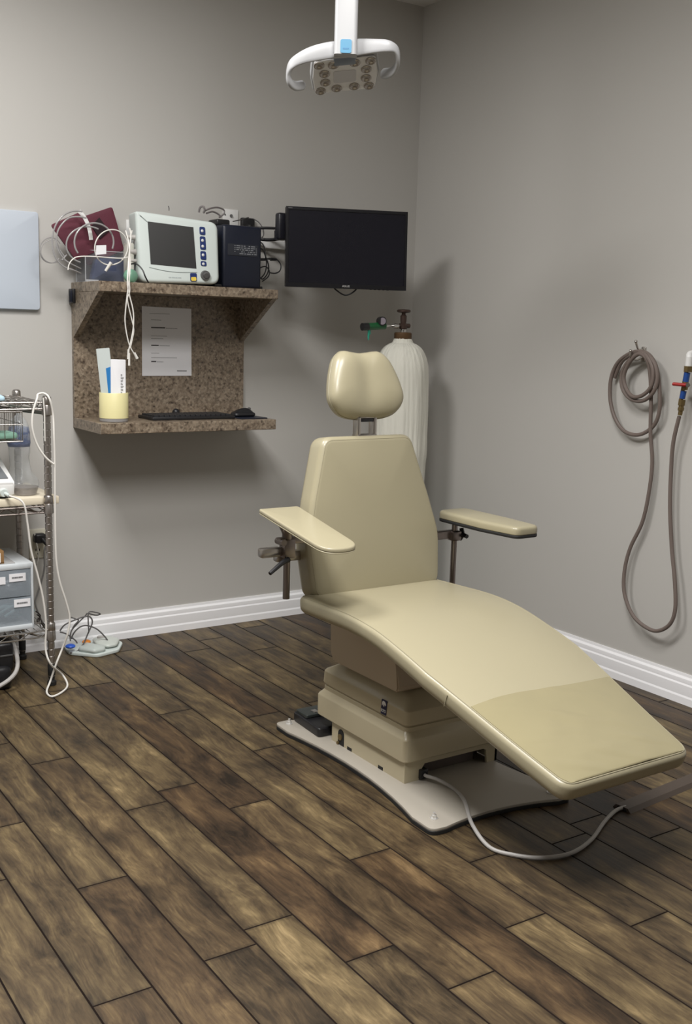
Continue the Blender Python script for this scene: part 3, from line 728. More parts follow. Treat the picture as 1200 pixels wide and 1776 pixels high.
obj('logo', text_bm('ASUS', .0105, lambda u, v, h: mm(u*1.35-.003, v-MH+.009, .001+h)), mat('logo_silver', (.45, .45, .45, 1), .4), mon)
bm = B(); 
for i in range(5): prism(bm, [(.10+i*.018, -MH-.0015), (.108+i*.018, -MH-.0015), (.108+i*.018, -MH+.001), (.10+i*.018, -MH+.001)], mm, -.010, -.002)
obj('buttons', bm, M_black, mon)
obj('corner_mark', prism(B(), [(-MW+.008, MH-.0075), (-MW+.026, MH-.0075), (-MW+.026, MH-.0045), (-MW+.008, MH-.0045)], mm, .001, .0013), mat('dim_mark', (.12, .12, .12, 1), .5), mon)
obj('back_hump', pad(B(), rpoly([(-.13, -.10), (.13, -.10), (.13, .09), (-.13, .09)], .02, 4), .02, .01, lambda u, v, h: mm(u, v, -.040-h), nr=2), M_screen_case, mon)
obj('monitor_cable', tube(B(), [mm(-.06, -.10, -.055), mm(-.048, -.150, -.045), mm(-.035, -.168, -.03), mm(0, -.186, -.028), mm(.035, -.172, -.03), mm(.058, -.145, -.045), mm(.06, -.10, -.055)], .0032, seg=8), M_black, mon)
arm = thing('monitor_wall_arm', 'black swivel arm holding the monitor off the back wall', 'monitor arm', (-.80, -.02, 1.58))
# wall plate hidden behind the computer, arm to the right, joint block at the monitor edge
w0 = bk(440, 404, -.03); w1 = bk(484, 404, -.14)
bm = B(); box(bm, (w0.x-.05, -.022, w0.z-.06), (w0.x+.01, -.0, w0.z+.06), .004); obj('wall_plate', bm, M_black, arm)
bm = B(); tube(bm, [w0+Vector((-.02, 0, .018)), w0.lerp(w1, .5)+Vector((0, 0, .020)), w1+Vector((0, 0, .018))], .006, seg=10); tube(bm, [w0+Vector((-.02, 0, -.020)), w0.lerp(w1, .5)+Vector((0, 0, -.028)), w1+Vector((0, 0, -.024))], .007, seg=10)
cyl(bm, w0+Vector((-.02, 0, -.03)), w0+Vector((-.02, 0, .03)), .018); obj('arm_link', bm, M_black, arm)
bm = B(); j0 = bk(488, 393, -.16); box(bm, (j0.x-.022, j0.y-.016, j0.z-.055), (j0.x+.022, j0.y+.02, j0.z+.055), .010, 3); cyl(bm, bk(484, 416, -.15), bk(484, 400, -.15), .02)
tube(bm, [j0+Vector((0, 0, -.03)), j0+Vector((.04, -.01, -.03)), mm(-.08, -.02, -.075)], .012, seg=10); tube(bm, [j0+Vector((0, 0, .02)), j0+Vector((.04, -.01, .02)), mm(-.08, .02, -.075)], .010, seg=10)
prism(bm, rpoly([(-.09, -.06), (.05, -.06), (.05, .06), (-.09, .06)], .01, 3), mm, -.078, -.060)
obj('arm_joint', bm, mat('satin_black', (.014, .014, .02, 1), .35), arm)
# white cable raceway on the wall under the arm
bm = B(); a = bk(432, 421, -.012); b_ = bk(540, 424, -.012); box(bm, (a.x, -.024, a.z-.018), (b_.x+.1, 0, a.z+.018), .006)
tag(obj('cable_raceway', bm, M_white), 'short white cable raceway on the back wall under the monitor arm', 'cable raceway')

# ------------------------------------------------------------------ stone shelf unit
sh = thing('stone_wall_shelf', 'speckled brown stone wall shelf with two ledges and angled side brackets', 'shelf', (-1.2775, -.15, .887))
XA, XB, YD = -1.650, -.905, -.305; ZL0, ZL1, ZU0, ZU1 = .887, .927, 1.409, 1.446
obj('back_panel', box(B(), (XA, -.020, ZL1), (XB, 0, ZU0), .001, 1), M_stone, sh)
obj('upper_ledge', box(B(), (XA, YD, ZU0), (XB, 0, ZU1), .0015, 1), M_stone, sh)
obj('lower_ledge', box(B(), (XA, YD, ZL0), (XB, 0, ZL1), .0015, 1), M_stone, sh)
for x in (XA, XB-.022):
    bm = B(); prism(bm, [(-.0205, ZU0-.0002), (YD+.012, ZU0-.0002), (-.0205, 1.238)], lambda u, v, h: Vector((h, u, v)), x, x+.022); obj('side_bracket', bm, M_stone, sh)
bm = B(); p = rt(122, 513, XA-.004)
box(bm, (XA-.012, -.050, p.z-.028), (XA+.0, -.004, p.z+.026), .002); 
cl = thing('shelf_clip', 'small black plastic clip on the left edge of the stone shelf', 'clip', (XA-.006, -.03, p.z-.03)); obj('body', bm, M_black, cl)
bm = B(); box(bm, (XA-.017, -.032, p.z-.024), (XA-.012, -.026, p.z+.02), .001); box(bm, (XA-.017, -.046, p.z-.024), (XA-.012, -.040, p.z+.02), .001); obj('ridge', bm, M_navy, cl)
# notice
nt = thing('paper_notice', 'white printed sheet taped to the stone panel between the ledges', 'notice', (-1.22, -.0215, 1.0))
n0, n1 = bk(246, 531, -.021), bk(332, 652, -.021)
obj('sheet', prism(B(), [(n0.x, n1.z), (n1.x, n1.z+.001), (n1.x-.002, n0.z-.003), (n0.x, n0.z)], lambda u, v, h: Vector((u, h, v)), -.0204, -.0214), M_paper, nt)
nw, nh = n1.x-n0.x, n0.z-n1.z
def bar(bm, u0, u1, v, t): prism(bm, [(n0.x+u0*nw, n0.z-v*nh-t), (n0.x+u1*nw, n0.z-v*nh-t), (n0.x+u1*nw, n0.z-v*nh+t), (n0.x+u0*nw, n0.z-v*nh+t)], lambda u, v_, h: Vector((u, h, v_)), -.0214, -.0217)
bm = B()
bar(bm, .18, .46, .30, .0022); bar(bm, .18, .33, .555, .0022); bar(bm, .18, .28, .79, .0022)
for a in range(9): bar(bm, .48+a*.026, .495+a*.026, .305, .0014)
for a in range(8): bar(bm, .35+a*.026, .365+a*.026, .56, .0012)
for a in range(5): bar(bm, .30+a*.026, .315+a*.026, .795, .0012)
bar(bm, .70, .90, .925, .0014)
obj('bold_lines', bm, M_ink, nt)
bm = B()
for u0, u1, v in ((.15, .55, .10), (.18, .38, .19), (.18, .50, .42), (.18, .42, .46), (.18, .34, .67), (.18, .70, .735)): bar(bm, u0, u1, v, .0010)
obj('faint_lines', bm, M_inkl, nt)
# cup of pouches
cpx, cpy = -1.565, -.215
cp_ = thing('pouch_cup', 'pale yellow cylindrical cup on the lower stone ledge', 'cup', (cpx, cpy, ZL1))
RC = .0545
obj('wall', lathe(B(), [(RC-.004, ZL1+.012), (RC, ZL1+.014), (RC, ZL1+.108), (RC-.001, ZL1+.1095), (RC-.004, ZL1+.108), (RC-.005, ZL1+.02)], (cpx, cpy, 0), 36), M_cup, cp_)
obj('clear_base', lathe(B(), [(RC-.003, ZL1), (RC-.001, ZL1+.002), (RC-.001, ZL1+.013), (RC-.004, ZL1+.0135)], (cpx, cpy, 0), 36), M_ctube, cp_)
def pouch(name, p0, p1, w, col, label, inner=None):
    t = thing(name, label, 'pouch', p0); d = (Vector(p1)-Vector(p0)); L_ = d.length; d.normalize()
    X = Vector((1, -.5, 0)).normalized(); X = (X-d*X.dot(d)).normalized(); mp = plane_map(p0, X, d)
    pad_b = B(); pad(pad_b, rpoly([(-w/2, 0), (w/2, 0), (w/2, L_), (-w/2, L_)], .003, 2), .003, .001, mp, lambda u, v, k: .003*(1-k), nr=4, es=1); obj('film', pad_b, col, t)
    return t, mp, L_
zc = ZL1+.012
t, mp, L_ = pouch('sterile_pouch', (cpx-.012, cpy+.005, zc+.004), (cpx-.034, cpy+.02, zc+.262), .050, M_pouch, 'sterile pouch with a blue strip leaning at the back of the yellow cup')
obj('blue_strip', prism(B(), [(.002, .06), (.023, .06), (.023, L_-.07), (.004, L_-.075)], mp, -.0008, .0065), M_pouchb, t)
t, mp, L_ = pouch('sterile_pouch', (cpx+.012, cpy-.015, zc+.004), (cpx+.014, cpy-.012, zc+.222), .056, M_paper, 'white paper-backed sterile pouch standing in front in the yellow cup')
bm = B()
for i in range(7): 
    v0 = L_*.42+i*.011; prism(bm, [(.010, v0), (.015+.003*(i % 2), v0), (.015+.003*(i % 3), v0+.006), (.010, v0+.006)], mp, .0055, .0064)
obj('print', bm, M_inkl, t)
# keyboard, mouse, mouse pad
kb = thing('keyboard', 'low black keyboard lying on the lower stone ledge', 'keyboard', (-1.2, -.12, ZL1))
kx0, kx1, ky0, ky1 = -1.415, -1.055, -.235, -.085
bm = B(); box(bm, (kx0, ky0, ZL1), (kx1, ky1, ZL1+.013), .004); obj('body', bm, M_black, kb)
bm = B(); random.seed(3)
for r_ in range(5):
    for c_ in range(15): 
        x = kx0+.014+c_*.0224; y = ky0+.018+r_*.0255; box(bm, (x, y, ZL1+.013), (x+.018, y+.020, ZL1+.019))
obj('keys', bm, mat('keycap_black', (.025, .025, .028, 1), .5), kb)
ms_ = thing('mouse', 'black computer mouse at the right end of the lower stone ledge', 'mouse', (-1.0, -.16, ZL1+.004))
mp = lambda u, v, h: Vector((-.985+u, -.17+v, ZL1+.0045+h))
obj('shell', pad(B(), rpoly([(-.052, -.028), (.045, -.028), (.052, 0), (.045, .028), (-.052, .028)], .02, 5), .016, .008, mp, lambda u, v, k: .018*(1-k*k), nr=6), M_black, ms_, 1.2)
obj('wheel', cyl(B(), mp(.028, -.004, .030), mp(.028, .004, .030), .006), M_knob, ms_)
tag(obj('mouse_pad', pad(B(), rpoly([(-1.045, -.262), (-.918, -.262), (-.918, -.06), (-1.045, -.06)], .01, 3), .004, .001, lambda u, v, h: Vector((u, v, ZL1+h)), nr=1, es=1), M_navy), 'thin dark mouse pad under the black mouse', 'mouse pad')
tag(obj('receiver_dongle', ball(B(), (-1.235, -.055, ZL1+.016), .016, (1, 1, 1)), M_black), 'small round black object behind the keyboard against the stone panel', 'receiver')

# ------------------------------------------------------------------ patient monitor
ZT = ZU1
pmr = thing('patient_monitor', 'pale patient monitor with a dark screen on the upper stone ledge', 'patient monitor', (-1.30, -.17, ZT))
yaw = math.radians(-9); pmX = Vector((math.cos(yaw), math.sin(yaw), 0)); pmN = Vector((math.sin(yaw), -math.cos(yaw), 0))
pmo = Vector((-1.312, -.262, ZT))
pmm = lambda u, v, h: pmo+pmX*u+Vector((0, .10*v, v)).normalized()*v+pmN*h
PWd, PH = .158, .268
front = rpoly([(-PWd, .004), (PWd, .010), (PWd+.002, PH-.022), (-PWd+.02, PH), (-PWd-.004, PH)], [.034, .034, .034, .1, .034], 9)
obj('case', pad(B(), resample(front, .03), .135, .014, lambda u, v, h: pmm(u, v, h-.135), nr=3, es=6, er_bot=.03), M_mint, pmr, .3)
obj('screen', prism(B(), [(-.112, .074), (.066, .066), (.060, .222), (-.117, .232)], pmm, -.001, .0012), M_lcd2, pmr)
bm = B()
for v0, v1 in ((.196, .226), (.140, .190), (.102, .134), (.078, .096)):
    prism(bm, rpoly([(.084, v0), (.107, v0-.001), (.106, v1-.001), (.084, v1)], .006, 3), pmm, -.001, .0026)
obj('button_strip', bm, M_btnblue, pmr)
for v0 in (.212, .176, .154, .121, .087): obj('button_cap', ball(B(), pmm(.094, v0-.002, .003), .0058, (1, .4, 1), 10), M_white, pmr)
bm = B(); cyl(bm, pmm(.100, .042, 0), pmm(.100, .042, .012), .019, .017, 24); cyl(bm, pmm(.100, .042, .012), pmm(.100, .040, .018), .012, .010, 20); obj('knob', bm, M_knob, pmr)
kk = obj('key_surround', prism(B(), rpoly([(.040, .017), (.066, .018), (.066, .049), (.040, .048)], .005, 3), pmm, -.001, .002), M_btnblue, pmr)
obj('yellow_key', prism(B(), rpoly([(.043, .019), (.063, .020), (.063, .034), (.043, .033)], .004, 3), pmm, .002, .004), M_yellow, pmr)
obj('crease', tube(B(), [pmm(-.118, .062, .0002), pmm(-.06, .052, .0004), pmm(0, .049, .0004), pmm(.068, .052, .0002)], .0014, seg=6), mat('crease_grey', (.28, .32, .31, 1), .5), pmr)
bm = B()
for i in range(9): prism(bm, [(-.044+i*.0056, .026), (-.0405+i*.0056, .026), (-.0405+i*.0056, .030), (-.044+i*.0056, .030)], pmm, -.0005, .0008)
obj('faint_name', bm, mat('faint_grey', (.33, .37, .37, 1), .5), pmr)
# connectors on its left side
bm = B(); sd = lambda h, v, o: pmm(-PWd-.004-o, v, -h)
M_conn = mat('connector_grey', (.42, .40, .38, 1), .4)
for v, r_, l_ in ((.172, .010, .030), (.118, .012, .022), (.085, .007, .03)): obj('side_connector', cyl(B(), sd(.03, v, -.004), sd(.03, v, l_), r_, r_*.85, 14), M_conn, pmr)
bm = B(); box(bm, (pmo.x-.186, -.20, ZT+.002), (pmo.x-.160, -.15, ZT+.15), .006); obj('side_module', bm, mat('module_cream', srgb(196, 196, 186), .45), pmr)
tag(obj('oxygen_mask', ball(B(), (pmo.x-.190, -.235, ZT+.026), .026, (1.1, .7, 1)), M_mask), 'small green-tinted plastic mask at the foot of the patient monitor', 'mask')
bm = B(); tube(bm, [bk(226, 458, -.25), bk(237, 458, -.27), bk(247, 468, -.29), bk(252, 480, -.30), bk(258, 491, -.292)], .0028); tag(obj('black_lead', bm, M_black), 'short black lead looping beside the patient monitor', 'cable')
# computer box
pc = thing('computer_box', 'dark navy metal computer box with a printed strip beside the patient monitor', 'computer', (-1.02, -.14, ZT))
cX0, cX1, cY0, cY1, cZ1 = -1.118, -.944, -.235, -.06, ZT+.245
obj('case', box(B(), (cX0, cY0, ZT), (cX1, cY1, cZ1), .012, 3), M_navy, pc)
bm = B(); box(bm, (cX0+.02, cY0-.002, ZT+.128), (cX1-.02, cY0+.0, ZT+.172)); st_ = obj('label_strip', bm, mat('strip_grey', (.022, .025, .035, 1), .5), pc)
bm = B(); random.seed(11)
for r_ in range(5):
    x = cX0+.05
    while x < cX1-.026:
        l_ = random.choice((.004, .007, .012, .018)); l_ = min(l_, cX1-.024-x)
        if random.random() < .8: box(bm, (x, cY0-.0025, ZT+.134+r_*.0075), (x+l_, cY0-.0021, ZT+.1375+r_*.0075))
        x += l_+.004
obj('print', bm, mat('print_grey', (.22, .23, .25, 1), .6), st_)
bm = B(); box(bm, (cX0-.03, cY0+.01, ZT), (cX1+.012, cY1+.02, ZT+.014), .003); obj('foot_tray', bm, M_black, pc)
bm = B()
for i in range(6): box(bm, (cX1, cY0+.03, ZT+.03+i*.034), (cX1+.004, cY1-.02, ZT+.044+i*.034))
obj('side_vent', bm, mat('vent_grey', (.03, .04, .04, 1), .4), pc)
tag(obj('power_adapter', box(B(), (-1.108, -.16, cZ1), (-1.048, -.08, cZ1+.026), .007, 3), M_black), 'small black adapter on top of the computer box', 'adapter')
bm = B()
zz = lambda px, py, Y: bk(px, py, Y)
tube(bm, [zz(404, 384, -.10), zz(418, 381, -.08), zz(431, 377, -.05)], .0022); c_a = obj('antenna_lead', bm, M_cordd); tag(c_a, 'thin stiff grey lead standing up above the computer box', 'cable')
bm = B(); tube(bm, [zz(440, 380, -.03), zz(449, 386, -.05), zz(456, 397, -.07), zz(457, 408, -.09), zz(452, 414, -.1)], .0022); tag(obj('power_lead', bm, M_cordd), 'thin dark lead arching over the monitor arm', 'cable')
bm = B()
for P_ in ([(448, 418), (456, 424), (460, 436), (462, 448), (470, 450)], [(446, 428), (456, 434), (461, 448), (462, 462), (458, 476), (448, 486)], [(450, 450), (470, 448), (480, 450), (487, 460), (485, 470), (477, 474), (468, 473)],
           [(448, 466), (460, 462), (467, 470), (465, 480), (455, 488)], [(462, 448), (466, 462), (464, 474), (456, 484), (450, 480)]):
    tube(bm, [zz(x, y, -.14-.006*i) for i, (x, y) in enumerate(P_)], .0026, seg=7)
for x, y in ((455, 450), (474, 450)): cyl(bm, zz(x-5, y, -.15), zz(x+5, y, -.15), .0055)
tag(obj('cable_bundle', bm, M_black), 'tangle of black cables beside the right side of the computer box', 'cables')
bm = B(); W0, W1 = zz(386, 362, 0), zz(412, 392, 0); box(bm, (W0.x, -.006, W1.z-.02), (W1.x, 0, W0.z), .002)
op = thing('wall_outlet', 'white wall outlet plate above the computer box', 'outlet', (W0.x+.03, 0, W1.z)); obj('plate', bm, M_white, op)
bm = B(); cyl(bm, zz(390, 372, -.007), zz(390, 372, -.001), .004); cyl(bm, zz(401, 374, -.012), zz(401, 374, -.001), .006); obj('jack', bm, M_knob, op)
bm = B()
tube(bm, [zz(345, 368, -.14), zz(347, 360, -.15), zz(352, 358, -.16), (zz(355, 364, -.16)), zz(353, 369, -.15)], .0042, seg=7)
tube(bm, [zz(354, 366, -.15), zz(366, 361, -.13), zz(378, 360, -.11), zz(388, 364, -.10), zz(388, 371, -.10), zz(380, 377, -.1)], .0035, seg=7)
tube(bm, [zz(358, 370, -.15), zz(368, 367, -.13), zz(378, 371, -.12), zz(384, 377, -.12)], .0035, seg=7)
tag(obj('coiled_cable', bm, mat('mauve_grey_cord', (.20, .18, .18, 1), .5)), 'grey cable coiled on top of the patient monitor', 'cable')
tag(obj('thin_wire', tube(B(), [zz(293, 365, -.19), zz(293, 361, -.18), zz(292, 357, -.18)], .0014), M_black), 'tiny black wire end poking above the patient monitor', 'wire')
bm = B(); P0, P1 = zz(218, 381, 0), zz(244, 430, 0); box(bm, (P0.x, -.007, P1.z), (P1.x, 0, P0.z), .002)
tag(obj('blank_wall_plate', bm, M_white), 'white wall plate behind the left side of the patient monitor', 'wall plate')

# ------------------------------------------------------------------ acrylic bin, cuffs and tubing
bi = thing('acrylic_bin', 'clear acrylic bin at the left end of the upper stone ledge', 'bin', (-1.56, -.10, ZT))
bx0, bx1, by0, by1, bh = -1.636, -1.456, -.122, -.022, .118
bm = B()
box(bm, (bx0, by0, ZT), (bx1, by0+.003, ZT+bh)); box(bm, (bx0, by1-.003, ZT), (bx1, by1, ZT+bh+.05))
box(bm, (bx0, by0, ZT), (bx0+.003, by1, ZT+bh)); box(bm, (bx1-.003, by0, ZT), (bx1, by1, ZT+bh)); box(bm, (bx0, by0, ZT), (bx1, by1, ZT+.004))
obj('panels', bm, M_acryl, bi)
bm = B(); r_ = .0016
c4 = [(bx0, by0), (bx1, by0), (bx1, by1), (bx0, by1)]
for z in (ZT+.002, ZT+bh): tube(bm, [(x, y, z) for x, y in c4], r_, closed=True, smooth=False, seg=6)
for x, y in c4: tube(bm, [(x, y, ZT), (x, y, ZT+bh)], r_, smooth=False, seg=6)
box(bm, (bx0+.001, by0-.003, ZT), (bx0+.05, by0, ZT+.010)); obj('rim_edges', bm, M_acryle, bi)
# blue cuff inside
bm = B(); pad(bm, rpoly([(-.070, 0), (.074, 0), (.074, .078), (.02, .098), (-.05, .082)], .012, 4), .040, .008, lambda u, v, h: Vector((-1.538+u, -.068-h, ZT+.006+v)), lambda u, v, k: .012*(1-k*k), nr=4)
tag(obj('folded_cuff', bm, M_blue), 'folded navy blood pressure cuff lying inside the clear bin', 'cuff')
# maroon cuffs
def slab(px4, Y0, Y1, name, label, t=.010, m=M_maroon, top=None):
    Ys = [Y0, Y0, Y1, Y1] if len(px4) == 4 else None
    P = [bk(x, y, Y) for (x, y), Y in zip(px4, Ys)]
    X = (P[1]-P[0]).normalized(); Yv = P[3]-P[0]; Yv = (Yv-X*Yv.dot(X)).normalized(); o = P[0]; N_ = X.cross(Yv)
    if N_.dot(CAM-o) < 0: N_ = -N_
    uv = [((p-o).dot(X), (p-o).dot(Yv)) for p in P]
    mp = plane_map(o, X, Yv, N_)
    bm = B(); pad(bm, resample(rpoly(uv, .010, 4), .03), t, .004, lambda u, v, h: mp(u, v, h+.004*math.sin(u*30+v*18)), lambda u, v, k: .003*(1-k), nr=5, es=2)
    ob = obj(name, bm, m); ORG[ob.name] = ob.location.copy(); tag(ob, label, 'cuff'); return ob, mp, uv
o1, mp1, uv1 = slab([(150, 462), (215, 434), (193, 359), (134, 379)], -.050, -.040, 'blood_pressure_cuff', 'maroon blood pressure cuff with a dark square patch, upright in the bin')
cu, cv = sum(u for u, v in uv1)/4, sum(v for u, v in uv1)/4
obj('hook_patch', prism(B(), [(cu-.012, cv-.01), (cu+.036, cv+.004), (cu+.022, cv+.062), (cu-.020, cv+.045)], mp1, .0132, .0155), M_maroond, o1)
o2, mp2, uv2 = slab([(130, 452), (172, 435), (142, 366), (86, 391)], -.112, -.095, 'blood_pressure_cuff', 'maroon blood pressure cuff leaning out over the left end of the shelf')
bm = B(); P_ = [(137, 366), (145, 375), (152, 388), (156, 402), (158, 416)]
tube(bm, [bk(x, y, -.150) for x, y in P_], .006, flat=(.0018, .0075), seg=8); tag(obj('white_strap', bm, M_white), 'narrow white tapering strap hanging over the maroon cuffs', 'strap')
def ring_px(cx, cy, rx, ry, Y0, Y1, a0=0, a1=360, tilt=0, n=16):
    out = []
    for i in range(n+1):
        a = math.radians(a0+(a1-a0)*i/n); x = rx*math.cos(a); y = ry*math.sin(a); ct, st = math.cos(math.radians(tilt)), math.sin(math.radians(tilt))
        out.append(bk(cx+x*ct-y*st, cy+x*st+y*ct, Y0+(Y1-Y0)*i/n))
    return out
bm = B()
tube(bm, [bk(x, y, -.17) for x, y in ((143, 367), (128, 366), (112, 372), (99, 386), (92, 405), (91, 425), (95, 443), (103, 456), (114, 464), (126, 468))]+[bk(140, 474, -.15)], .0032)
tube(bm, [bk(x, y, -.18) for x, y in ((150, 378), (136, 376), (120, 378), (108, 388), (100, 402), (98, 420), (102, 436), (112, 450), (124, 458))]+[bk(140, 466, -.16)], .003)
tube(bm, ring_px(163, 420, 34, 33, -.185, -.195, 20, -215), .0033)
tube(bm, ring_px(152, 425, 37, 32, -.19, -.18, -60, -250), .003)
tube(bm, [bk(x, y, -.16) for x, y in ((98, 420), (104, 434), (112, 446), (106, 452), (116, 442))], .0028)
tag(obj('cuff_tubing', bm, M_ctube), 'clear grey cuff tubing coiled in loose loops over the bin', 'tubing')
bm = B(); tube(bm, ring_px(88, 434, 19, 22, -.10, -.12, 40, 330), .0018); tube(bm, ring_px(92, 436, 21, 20, -.11, -.12, 60, 280), .0014)
tag(obj('thin_tubing', bm, M_ctube), 'thin clear tubing loop hanging against the wall left of the shelf', 'tubing')
# white sensor lead: loop, sweep over the bin and two strands hanging below the ledge
bm = B()
tube(bm, ring_px(193, 429, 28.5, 31, -.20, -.205, 60, 420, 20), .0023)
tube(bm, [bk(x, y, -.215) for x, y in ((118, 468), (120, 458), (127, 449), (138, 445), (165, 445), (190, 447), (212, 448), (222, 446))], .0022)
hang = lambda L_: [bk(x, y, -.322) for x, y in L_]
tube(bm, [bk(225, 396, -.25), bk(227, 410, -.27), bk(224, 440, -.29), bk(222, 470, -.31)]+hang(((221, 492), (224, 510), (231, 540), (231, 570), (226, 596), (223, 608))), .0025)
tube(bm, [bk(218, 400, -.25), bk(223, 420, -.28), bk(226, 450, -.30), bk(225, 475, -.315)]+hang(((222, 500), (218, 535), (217, 560), (222, 590), (228, 606), (236, 618))), .0023)
tube(bm, [bk(229, 400, -.25), bk(225, 430, -.29), bk(224, 480, -.318)]+hang(((225, 505), (221, 520), (228, 552), (232, 572), (229, 590), (226, 604))), .0021)
cyl(bm, bk(223, 606, -.322), bk(222, 623, -.322), .004, .0035); cyl(bm, bk(224, 612, -.322), bk(224, 634, -.325), .0035, .004); cyl(bm, bk(233, 612, -.322), bk(238, 622, -.322), .0045, .0055)
cyl(bm, bk(193, 455, -.21), bk(183, 470, -.20), .0065, .005)
tag(obj('sensor_lead', bm, M_cordw), 'white sensor lead looped over the bin and hanging in strands below the ledge', 'cable')
bm = B(); prism(bm, [(0, 0), (.042, .004), (.042, .036), (.002, .034)], plane_map(bk(166, 442, -.22), (1, .1, .05), (0, 0, 1)), 0, .0012)
tag(obj('paper_tag', bm, M_paper), 'small white paper tag on the lead loop over the bin', 'tag')

# ------------------------------------------------------------------ white panel on the wall
a, b_ = bk(66, 370), bk(67, 538)
tag(obj('wall_panel', pad(B(), rpoly([(-2.30, 1.337), (-1.777, 1.337), (-1.777, 1.697), (-2.30, 1.697)], .013, 5), .018, .003, lambda u, v, h: Vector((u, -h, v)), nr=1), M_whiteboard), 'plain cool-white rounded panel mounted on the back wall at far left', 'panel')

# ------------------------------------------------------------------ wire cart
cart = thing('wire_cart', 'metal wire shelving cart against the back wall at far left', 'cart', (-2.2, -.26, 0))
CXR, CXL, CYF, CYR = -1.897, -2.56, -.44, -.09
def post_profile(z0, z1, r=.0125):
    out = [(r, z0)]; z = z0+.0254
    while z < z1-.01:
        out += [(r, z-.0025), (r*.86, z-.001), (r*.86, z+.001), (r, z+.0025)]; z += .0254
    return out+[(r, z1-.002), (r*.6, z1)]
for x, y in ((CXR, CYF), (CXR, CYR), (CXL, CYF), (CXL, CYR)):
    p = obj('post', lathe(B(), post_profile(.035, 1.043), (x, y, 0), 16), M_cartmetal, cart)
    bm = B(); lathe(bm, [(.010, .0), (.016, .002), (.016, .014), (.010, .02), (.013, .04), (.0138, .075), (.0125, .08)], (x, y, 0), 16); obj('foot', bm, M_rubber, cart)
    for z in (1.01, .665, .205):
        bm = B(); lathe(bm, [(.0155, z-.036), (.0175, z-.034), (.0165, z-.002), (.0155, z), (.0165, z+.002), (.0155, z+.026), (.014, z+.028)], (x, y, 0), 18); obj('shelf_collar', bm, M_cartmetal, cart)
def wshelf(z, hgt, m=M_cartmetal):
    bm = B(); r = .0032
    for dz in (0, -hgt):
        zz_ = z+dz
        tube(bm, [(CXR, CYF, zz_), (CXR, CYR, zz_), (CXL, CYR, zz_), (CXL, CYF, zz_)], r, closed=True, smooth=False, seg=6)
    P = []; n = 18
    for i in range(n+1): P.append((CXL+(CXR-CXL)*i/n, CYF, z-(hgt if i % 2 else 0)))
    tube(bm, P, .0022, smooth=False, seg=5)
    P = [(x, CYR, zq) for x, _, zq in P]; tube(bm, P, .0022, smooth=False, seg=5)
    for X_ in (CXR, CXL):
        tube(bm, [(X_, CYF+(CYR-CYF)*i/10, z-(hgt if i % 2 else 0)) for i in range(11)], .0022, smooth=False, seg=5)
    n = 26
    for i in range(1, n): tube(bm, [(CXL+(CXR-CXL)*i/n, CYF, z+.003), (CXL+(CXR-CXL)*i/n, CYR, z+.003)], .0019, smooth=False, seg=5)
    for y in (-.33, -.20): tube(bm, [(CXL, y, z-.001), (CXR, y, z-.001)], .0026, smooth=False, seg=5)
    # curved corner braces
    tube(bm, [(CXR, CYF, z-hgt-.002), (CXR-.03, CYF+.015, z-hgt), (CXR-.06, CYF+.05, z-hgt+.004), (CXR-.10, CYF+.10, z-hgt+.008)], .004, seg=6)
    return obj('wire_shelf', bm, m, cart)
wshelf(1.018, .022); wshelf(.655, .022, M_dsteel); wshelf(.205, .022, M_chrome)
# side braces going back from the front collar
bm = B(); tube(bm, [(CXR, CYF, .985), (CXR-.16, CYR+.02, .992)], .0034, smooth=False); tube(bm, [(CXR, CYF, .978), (CXR-.165, CYR+.02, .985)], .0034, smooth=False); obj('brace', bm, M_dsteel, cart)
tag(obj('laminate_board', box(B(), (-2.54, -.424, .6592), (-1.853, -.055, .686), .003), M_board), 'cream laminate board lying on the middle shelf of the cart', 'board')
# light blue wrap on the top
bm = B(); pad(bm, resample(rpoly([(-2.45, -.43), (-2.035, -.43), (-2.00, -.10), (-2.45, -.10)], .01, 3), .05), .018, .006, lambda u, v, h: Vector((u, v, 1.0235+h+.004*noise.noise(Vector((u*9, v*9, 1)))*(h > .005))), nr=5, es=2)
tag(obj('blue_wrap', bm, M_lblue), 'pale blue folded wrap lying on top of the cart', 'wrap')
# basket
bs = thing('wire_basket', 'wire basket hung beneath the top of the cart', 'basket', (-2.2, -.28, .872))
bm = B(); X0_, X1_, Y0_, Y1_, z0_, z1_ = -2.45, -1.972, -.405, -.13, .882, .985
for z, r_ in ((z1_, .0026), (z0_, .0024), ((z0_+z1_)/2+.008, .0018)): tube(bm, [(X0_, Y0_, z), (X1_, Y0_, z), (X1_, Y1_, z), (X0_, Y1_, z)], r_, closed=True, smooth=False, seg=6)
for i in range(17):
    x = X1_-i*.03
    if x < X0_: break
    tube(bm, [(x, Y0_, z1_), (x, Y0_, z0_), (x, Y1_, z0_), (x, Y1_, z1_)], .0016, smooth=False, seg=5)
for i in range(1, 12):
    y = Y0_+i*(Y1_-Y0_)/12; tube(bm, [(X1_, y, z1_), (X1_, y, z0_), (X0_, y, z0_), (X0_, y, z1_)], .0013, smooth=False, seg=5)
obj('wires', bm, M_cartmetal, bs)
for x in (X1_-.02, X1_-.25, X0_+.02):
    for y in (Y0_, Y1_): obj('hanger', tube(B(), [(x, y, z1_), (x, y, z1_+.028)], .002, smooth=False, seg=5), M_cartmetal, bs)
